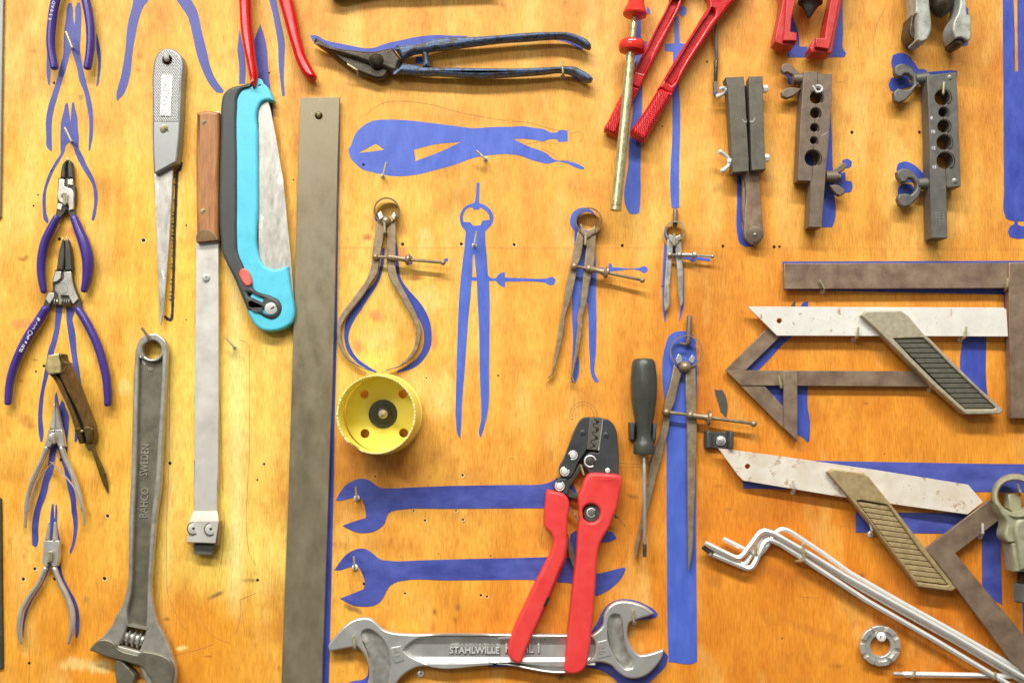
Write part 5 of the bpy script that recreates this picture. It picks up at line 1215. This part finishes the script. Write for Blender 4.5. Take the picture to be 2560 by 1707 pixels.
for dx, lp in ((0, 'Z 938,205 932,150 962,127 1010,124 1060,150 1100,200 1130,225 1130,285 1105,305 1060,365 1010,415 962,432 930,412 924,345 960,314 1000,326 1050,320 1082,290 1076,240 1040,202 1010,200 985,225 955,225'),
               (1, 'Z 958,1018 948,972 985,947 1040,949 1090,985 1120,1025 1140,1040 1140,1115 1130,1150 1100,1190 1050,1236 1010,1250 975,1232 953,1180 968,1146 1020,1140 1060,1150 1096,1115 1100,1060 1075,1024 1040,1020 1015,1052 985,1052')):
    y = 246 if dx == 0 else 1068; x0 = 1085 if dx == 0 else 1105; x1 = 1190 if dx == 0 else 1212
    part('thumb_screw', join(plate(lp, 20, 36, 4), lathe(P('Z', x0, y) + (28,), P('Z', x1, y - 4) + (28,), [(0, 10), (.05, 13), (.5, 14.5), (1, 14.5)], 20)), gun2, t)

# ---------------------------------------------------------------- yokes at the top edge
t = thing('flaring_yoke', 'red painted forged yoke with a dark cone point cut off by the top edge', 'yoke', P('A3', 370, 100), 'yokes hung at the top edge')
part('arm', plate('A3 75,-300 300,-300 255,0 215,180 207,290 266,300 266,380 250,412 150,425 62,385 70,320 110,140 135,0', 16, 60, 3, sm=0), redw, t)
part('arm_face', plate('A3 190,-300 300,-300 255,0 215,180 205,300 262,304 264,375 140,372 160,200', 58, 72, 2, sm=0), redw, t)
part('arm', plate('A3 640,-300 750,-300 682,0 640,220 590,485 560,492 400,482 384,440 420,372 436,350 524,350 532,220 580,0', 16, 60, 3, sm=0), redw, t)
part('arm_face', plate('A3 600,-300 700,-300 655,0 610,240 560,452 436,430 440,352 526,352 540,220 580,0', 58, 72, 2, sm=0), redw, t)
part('cone', lathe(P('A3', 405, -160) + (54,), P('A3', 375, 172) + (54,), [(0, 26), (.45, 30), (.58, 30), (.62, 22), (.78, 14), (.97, 4), (1, 1)], 30), blk, t)
t = thing('flaring_yoke', 'silver painted yoke with a dark rounded cone cut off by the top edge', 'yoke', P('A3', 1590, 100), 'yokes hung at the top edge')
part('arm', plate('A3 1330,-300 1490,-300 1482,0 1482,330 1462,366 1410,382 1375,366 1372,130 1356,120 1356,0', 30, 90, 4, sm=2), silv, t)
part('arm', plate('A3 1318,140 1380,130 1410,382 1340,370 1312,335', 16, 70, 4, sm=2), dkst, t)
part('arm', plate('A3 1735,-300 1830,-300 1822,0 1826,130 1862,140 1868,350 1842,378 1770,345 1725,350 1706,310 1710,190 1745,120', 30, 90, 4, sm=2), silv, t)
part('arm_foot', plate('A3 1706,310 1770,345 1842,378 1770,412 1725,392', 20, 80, 3, sm=0), dkst, t)
part('cone', lathe(P('A3', 1600, -160) + (50,), P('A3', 1580, 160) + (50,), [(0, 28), (.6, 29), (.78, 26), (.92, 16), (1, 5)], 30), dkst, t)

# ---------------------------------------------------------------- squares on the right
t = thing('try_square', 'large brown steel try square running out of the right edge', 'square', P('R', 1800, 150), 'squares on the right')
part('blade', plate('R 545,55 2245,50 2245,241 545,248', 16, 28, 1.2, sm=0), bsteel, t)
part('stock', plate('R 2238,50 2600,48 2600,1222 2252,1222 2238,300', 14, 34, 1.5, sm=0), bsteel, t)
def mitre(label, at, blade, hole, handle, inset, slats, gmat, wmat, pmat, h):
    t = thing('mitre_square', label, 'square', at, 'squares on the right')
    part('blade', plate(blade, h, h+6, 0.7, sm=0, holes=[hole]), wmat, t)
    ha = part('handle', plate(handle, h-5, h+22, 3, holes=[T(inset)], sm=0), gmat, t)
    part('inset_floor', plate(inset, h-4, h+11, 0, sm=0), dark, ha)
    for s_ in slats: part('slat', plate(s_, h+10, h+17, 2.0, sm=0), pmat, ha)
    return t
def slat_list(tl, bl, tr, br, n, gap=0.12):
    out = []
    for k in range(n):
        f0, f1 = k/n + gap/n/2, (k+1)/n - gap/n/2
        L_ = lambda a, b, f: (a[0] + (b[0]-a[0])*f, a[1] + (b[1]-a[1])*f)
        out.append([L_(tl, bl, f0), L_(tr, br, f0), L_(tr, br, f1), L_(tl, bl, f1)])
    return out
mitre('white enamelled mitre square with dark ribbed inset, mounted level', P('R', 1300, 500),
      'R 268,380 2200,388 2220,405 2232,606 490,600 400,510', rcirc('R', 508, 488, 20),
      'R 1130,448 1162,414 1430,412 1480,450 1600,590 1640,620 1800,780 2000,980 2195,1152 2197,1168 2170,1190 1920,1193 1895,1180 1650,962 1350,662 1230,542',
      'R 1368,620 1590,615 1640,658 1800,822 2000,1010 2142,1142 2130,1152 1908,1153 1700,962 1500,762', slat_list(P('R', 1372, 622), P('R', 1905, 1150), P('R', 1594, 618), P('R', 2138, 1147), 14), cast, white, castg, 24)
mitre('chipped white mitre square with bronze ribbed handle, mounted sloping', P('K', 1100, 350),
      'K 160,58 250,68 640,120 1300,215 1950,318 2057,442 1946,531 1500,470 1000,400 340,290 300,250', rcirc('K', 370, 188, 19),
      'K 943,228 985,208 1200,238 1240,262 1350,400 1400,460 1600,720 1867,1060 1832,1083 1595,1050 1550,992 1300,662 1140,462',
      'K 1150,432 1180,430 1370,462 1450,570 1600,780 1812,1036 1800,1043 1588,1016 1558,962 1350,702', slat_list(P('K', 1155, 436), P('K', 1582, 1010), P('K', 1378, 468), P('K', 1808, 1036), 14), castb, white2, castb, 22)
t = thing('centre_square', 'brown steel centre square of three bars forming an arrow', 'square', P('R', 500, 920), 'squares on the right')
part('bar', plate('R 102,860 420,540 520,600 258,856 215,862', 8, 18, 1, sm=0), bsteel, t)
part('bar', plate('R 215,975 395,978 540,1135 640,1250 645,1398 630,1398 540,1300', 8, 18, 1, sm=0), bsteel, t)
part('bar', plate('R 102,860 1660,868 1700,985 218,974', 12, 21, 1, sm=0), bsteel, t)
part('bar', plate('R 540,866 643,866 645,1395 541,1292', 15, 24, 1, sm=0), bsteel, t)
t = thing('steel_square', 'bare brown steel square tilted across the lower mitre square', 'square', P('K', 1860, 800), 'squares on the right')
part('blade', plate('K 1645,777 1950,546 2110,424 2250,520 2180,566 1858,809 2420,1482 2420,1740 2250,1572 1870,1062 1740,888', 29, 37, 0.9, sm=0), bsteel, t)

# ---------------------------------------------------------------- cast ring tool at the right edge
t = thing('pipe_wrench', 'grey green cast tool with a ring end and threaded screw at the right edge', 'pipe tool', P('I', 1560, 500))
c = P('I', 1570, 320)
part('ring', lathe((c[0], c[1], 34), (c[0], c[1], 84), [(0, 54), (.1, 56), (.8, 53), (.93, 50.5), (1, 47), (1, 42), (.93, 39.5), (0, 39), (0, 54)], 56, caps=False), castgreen, t)
part('body', plate('I 1330,420 1380,540 1445,640 1440,880 1470,920 1580,915 1510,935 1550,1302 1900,1302 1900,420 1760,470 1640,528 1560,530 1440,480', 34, 78, 5), castgreen, t)
part('rib', dome('I 1560,690 1580,630 1640,605 1760,605 1900,650 1900,1280 1640,1280 1600,1000', 74, 88, 8), castgreen, t)
part('jaw', plate('I 1468,290 1545,282 1645,345 1650,560 1590,560 1480,470', 24, 50, 3), castgreen, t)
part('thread', lathe(P('I', 1690, 1295) + (56,), P('I', 1690, 1465) + (56,), [(k/20, 19 if k % 2 else 16.5) for k in range(21)], 24), dkst, t)
part('nut', lathe(P('D3', 2350, 650) + (56,), P('D3', 2355, 826) + (56,), [(0, 20), (.06, 26), (.92, 26), (1, 21)], 6), gun2, t)

# ---------------------------------------------------------------- hex keys
def hexkey(label, s, h, r_, tip=None):
    t = thing('hex_key', label, 'hex key', T(s)[len(T(s))//2], 'long bent hex keys')
    q = T(s); hh = h if isinstance(h, (list, tuple)) else [h]*len(q)
    pts = []
    for i, p_ in enumerate(q):      # round the bends
        if 0 < i < len(q)-1:
            a, b_ = Vector(q[i-1]), Vector(q[i+1]); v = Vector(p_)
            d1, d2 = min(18, (a-v).length*.4), min(18, (b_-v).length*.4)
            if (v-a).angle(b_-v) > 0.3:
                e1 = v + (a-v).normalized()*d1; e2 = v + (b_-v).normalized()*d2
                for f in (0, .25, .5, .75, 1):
                    m_ = e1*(1-f)**2 + v*2*f*(1-f) + e2*f*f; pts.append((m_.x, m_.y, hh[i], r_))
                continue
        pts.append((p_[0], p_[1], hh[i], r_))
    part('shaft', tube(pts, n=6, sub=1, cap=0.15, rot=R(30)), zinc, t, ang=25)
    if tip:
        a, b_ = T(tip); part('tip', tube([a + (hh[0], r_*0.96), b_ + (hh[0], r_*1.04)], n=6, sub=1, cap=0.1, rot=R(30)), blk, t)
    return t
hexkey('bent hex key with its upright bend uppermost at the front of the bundle', 'K 66,736 312,856 472,640 560,668 800,805 1063,968 1453,1184 1844,1400 2420,1740', 34, 6.6)
hexkey('bent hex key with short separate arm, its bend furthest to the right', 'K 197,706 450,832 592,636 655,640 900,802 1100,946 1453,1150 1844,1368 2420,1700', [20, 20, 22, 22, 22, 24, 24, 24, 24], 6.2)
hexkey('bent hex key lying lowest in the bundle with a black square end', 'K 96,806 395,930 505,702 600,740 789,862 1219,1146 1687,1416 2300,1784', 26, 6.9, 'K 50,764 118,816')
hexkey('bent hex key sandwiched in the middle of the bundle', 'K 92,775 345,900 488,672 560,700 800,826 1150,1044 1400,1188 1844,1436 2420,1776', [16, 18, 18, 18, 18, 18, 18, 18, 18], 6.2)
hexkey('straight ball ended hex key lying level at the bottom right corner', 'D3 1240,1483 1700,1490 2460,1502', 18, 6.6, None)
tb_ = bpy.data.objects['hex_key.004']
part('ball_tip', lathe(P('D3', 1142, 1480) + (18,), P('D3', 1250, 1484) + (18,), [(0, 3), (.08, 5.6), (.5, 6), (.75, 4.6), (.9, 5.6), (1, 6.6)], 12), brt, tb_)

# ---------------------------------------------------------------- spoke key
t = thing('spoke_wrench', 'round notched spoke wrench hanging on a cross head screw', 'spoke wrench', P('D3', 1035, 1225))
c = P('D3', 1035, 1228); ro, ri = 51, 26
part('ring', plate(circ(c[0], c[1], ro - 1, 56), 4, 16, 2, holes=[circ(c[0], c[1], ri, 40)]), satin, t)
for k in range(8):
    a0 = k*45 + 6 + 14; lp = [(c[0] + rr2*math.cos(R(a)), c[1] + rr2*math.sin(R(a))) for rr2, aa in ((ro, range(a0, a0+34, 3)), (ro-13, range(a0+33, a0-1, -3))) for a in aa]
    part('spoke_jaw', plate(lp, 12, 24, 2, sm=0), brt, t)
t = thing('wood_screw', 'cross head screw holding up the notched spoke wrench', 'screw', P('D3', 1040, 1143))
c = P('D3', 1040, 1143); part('head', disc(c[0], c[1], 11.6, 0, 30, 4), zinc, t)
for dx, dy in ((3.4, 3.4), (3.4, -3.4)): part('recess', stroke([(c[0]-dx, c[1]-dy), (c[0]+dx, c[1]+dy)], 2.2, 30, 30.2, 1), dark, t)
t = thing('wood_screw', 'flush zinc screw in bare wood below the shank of the large chrome wrench', 'screw', P('D1', 1512, 1478))
c = P('D1', 1512, 1478); part('head', disc(c[0], c[1], 8.4, 0, 2.5, 1), zinc, t)
part('recess', stroke([(c[0]-2.6, c[1]), (c[0]+2.6, c[1])], 4.6, 2.5, 2.7, 1), dkst, t)

# ---------------------------------------------------------------- hooks
def hook(label, reg, base, tip, h=30, r_=3.0, elbow=None, collar=0, mat=None, cr=6.5):
    mat = mat or brass
    b0 = P(reg, *base); t0 = P(reg, *tip); e0 = P(reg, *elbow) if elbow else b0
    t = thing('screw_hook', label, 'hook', b0, 'bent screw hooks in the board')
    pts = [(b0[0], b0[1], -4, r_), (b0[0]*.7 + e0[0]*.3, b0[1]*.7 + e0[1]*.3, h*0.5, r_), (e0[0], e0[1], h - r_*1.2, r_)]
    d = Vector(t0) - Vector(e0); L_ = max(d.length, .01); d /= L_
    pts += [(e0[0] + d.x*1.2, e0[1] + d.y*1.2, h - r_*0.35, r_), (e0[0] + d.x*min(3.5, L_*.3), e0[1] + d.y*min(3.5, L_*.3), h, r_), (t0[0], t0[1], h + 2, r_)]
    part('rod', tube(pts, n=12, sub=3, cap=0.25), mat, t)
    if collar: part('collar', disc(b0[0] + (1.5 if collar == 2 else 0), b0[1] - (1 if collar == 2 else 0), cr, 0, 6 if collar == 2 else 3), zinc, t)
    return t
hook('bare hook inside the uppermost violet pliers silhouette', 'A0', (662, 440), (605, 292), 26)
hook('bare hook inside the second violet pliers silhouette, above the smaller circlip pliers', 'A0', (655, 1300), (594, 1172), 26)
hook('thick pale hook through the hole of the alloy saw handle', 'J', (248, 212), (232, 150), 44, 6.5, mat=zinc)
hook('yellow hook holding the smaller circlip pliers', 'PP', (378, 610), (372, 468), 30, 3.2)
hook('short hook in front of the coil spring of the larger circlip pliers', 'N', (538, 605), (530, 520), 30, 3.0)
hook('hook in the joint of the slim long nose pliers', 'G', (350, 866), (348, 780), 29, 3.0)
hook('hook across the joint of the small round nose pliers', 'Q', (405, 640), (404, 545), 30, 5.0)
hook('dull hook through the eye of the adjustable wrench', 'C0', (1425, 215), (1303, 74), 36, 3.2, elbow=(1385, 185), mat=gun)
hook('bare hook right of the pale scraper bar', 'C0', (2152, 248), (2078, 160), 26, 3.0, collar=1, cr=5)
hook('hook under the dark jaws of the tin snips', 'U', (890, 825), (706, 658), 34, 2.6, elbow=(870, 760), collar=1)
hook('hook wrapped round the lower blue handle of the tin snips', 'V', (1718, 738), (1714, 522), 46, 2.6, elbow=(1720, 690), collar=1)
hook('hook through the top hole of the long steel straightedge', 'A1', (575, 1064), (576, 1040), 24, 5.0)
hook('left hook on the locking pliers silhouette', 'B1', (1165, 150), (1196, 26), 28, 3.0, collar=1)
hook('right hook on the locking pliers silhouette', 'A1', (2108, 1462), (2022, 1384), 28, 3.0, collar=1)
hook('hook under the pivot of the outside calipers', 'X', (450, 345), (447, 258), 40, 3.0)
hook('bare hook on the bright blue dividers silhouette', 'B1', (2004, 785), (2024, 656), 28, 3.0, collar=1)
hook('hook under the ring of the inside calipers', 'B2', (672, 778), (679, 668), 34, 3.0)
hook('hook under the ring of the smallest dividers', 'B2', (1493, 782), (1489, 676), 30, 3.0)
hook('stubby hook inside the ring of the large dividers', 'C2', (1600, 225), (1540, 214), 22, 3.6, mat=gun)
hook('hook with pale plug on the upper violet wrench silhouette', 'E', (428, 448), (422, 314), 30, 2.8, collar=2, cr=7.5)
hook('hook with pale plug on the lower violet wrench silhouette', 'E', (405, 1262), (397, 1134), 30, 2.8, collar=2, cr=7.5)
hook('hook in the left jaw of the large chrome wrench', 'F', (410, 555), (393, 418), 40, 2.9, collar=1)
hook('hook in the right jaw of the large chrome wrench', 'CR2', (1478, 952), (1470, 828), 40, 2.9, collar=1)
hook('slanting hook under the blade of the large brown try square', 'R', (832, 268), (812, 184), 34, 2.6, elbow=(848, 248), collar=1)
hook('hook in the inner corner of the large brown try square', 'R', (2205, 265), (2228, 170), 42, 3.4, elbow=(2224, 235))
hook('hook under the level white blade, left of its handle', 'R', (1066, 632), (1102, 536), 40, 2.9, elbow=(1097, 606), collar=1)
hook('hook under the level white blade, right of its handle', 'R', (1872, 630), (1917, 534), 40, 2.9, elbow=(1908, 612), collar=1)
hook('slanting hook beside the crossing bars of the centre square', 'R', (522, 992), (503, 904), 34, 3.0)
hook('hook at the right end of the centre square bar beside the ribbed handle', 'R', (1640, 1002), (1614, 916), 36, 3.2, elbow=(1655, 980), collar=1)
hook('hook under the sloping chipped white blade', 'K', (694, 372), (690, 284), 38, 2.9, elbow=(712, 348), collar=1, mat=zinc)
hook('hook with round collar left of the bronze ribbed handle', 'K', (1250, 672), (1248, 596), 34, 2.8, elbow=(1262, 650), collar=1, mat=zinc, cr=8)
hook('bright hook holding the tilted brown steel square', 'K', (2036, 690), (2054, 598), 46, 3.0, elbow=(2056, 668), collar=1, mat=zinc)
hook('hook carrying the bundle of bent hex keys', 'K', (706, 868), (768, 738), 50, 3.6, elbow=(772, 862))
hook('short hook between the short ends of the bent hex keys', 'K', (428, 815), (426, 742), 42, 3.4)
hook('hook inside the cast ring at the right edge', 'I', (1630, 260), (1588, 132), 60, 2.8, mat=zinc)
hook('left hook under the level hex key at the bottom right', 'D3', (1310, 1525), (1346, 1444), 30, 3.2, elbow=(1342, 1510))
hook('right hook under the level hex key at the bottom right', 'D3', (2050, 1535), (2086, 1470), 32, 3.4, elbow=(2084, 1525))
hook('hook in the top hole of the dark grey flaring bar', 'Z', (1310, 362), (1318, 268), 56, 3.0)
hook('white hook curled in the top hole of the brown flaring bar', 'Z', (320, 350), (288, 298), 56, 3.0, mat=zinc)
c = P('Z', 330, 322); o = bpy.data.objects[[o.name for o in bpy.data.objects if o.get('label', '').startswith('white hook curled')][0]]
part('curl', tube([(c[0] + 10*math.cos(R(a)), c[1] + 8*math.sin(R(a)), 56, 3.0) for a in range(-110, 130, 20)], n=10, sub=2), zinc, o)
hook('hook through the open throat of the crimping pliers', 'CR1', (1032, 878), (996, 766), 30, 2.8)
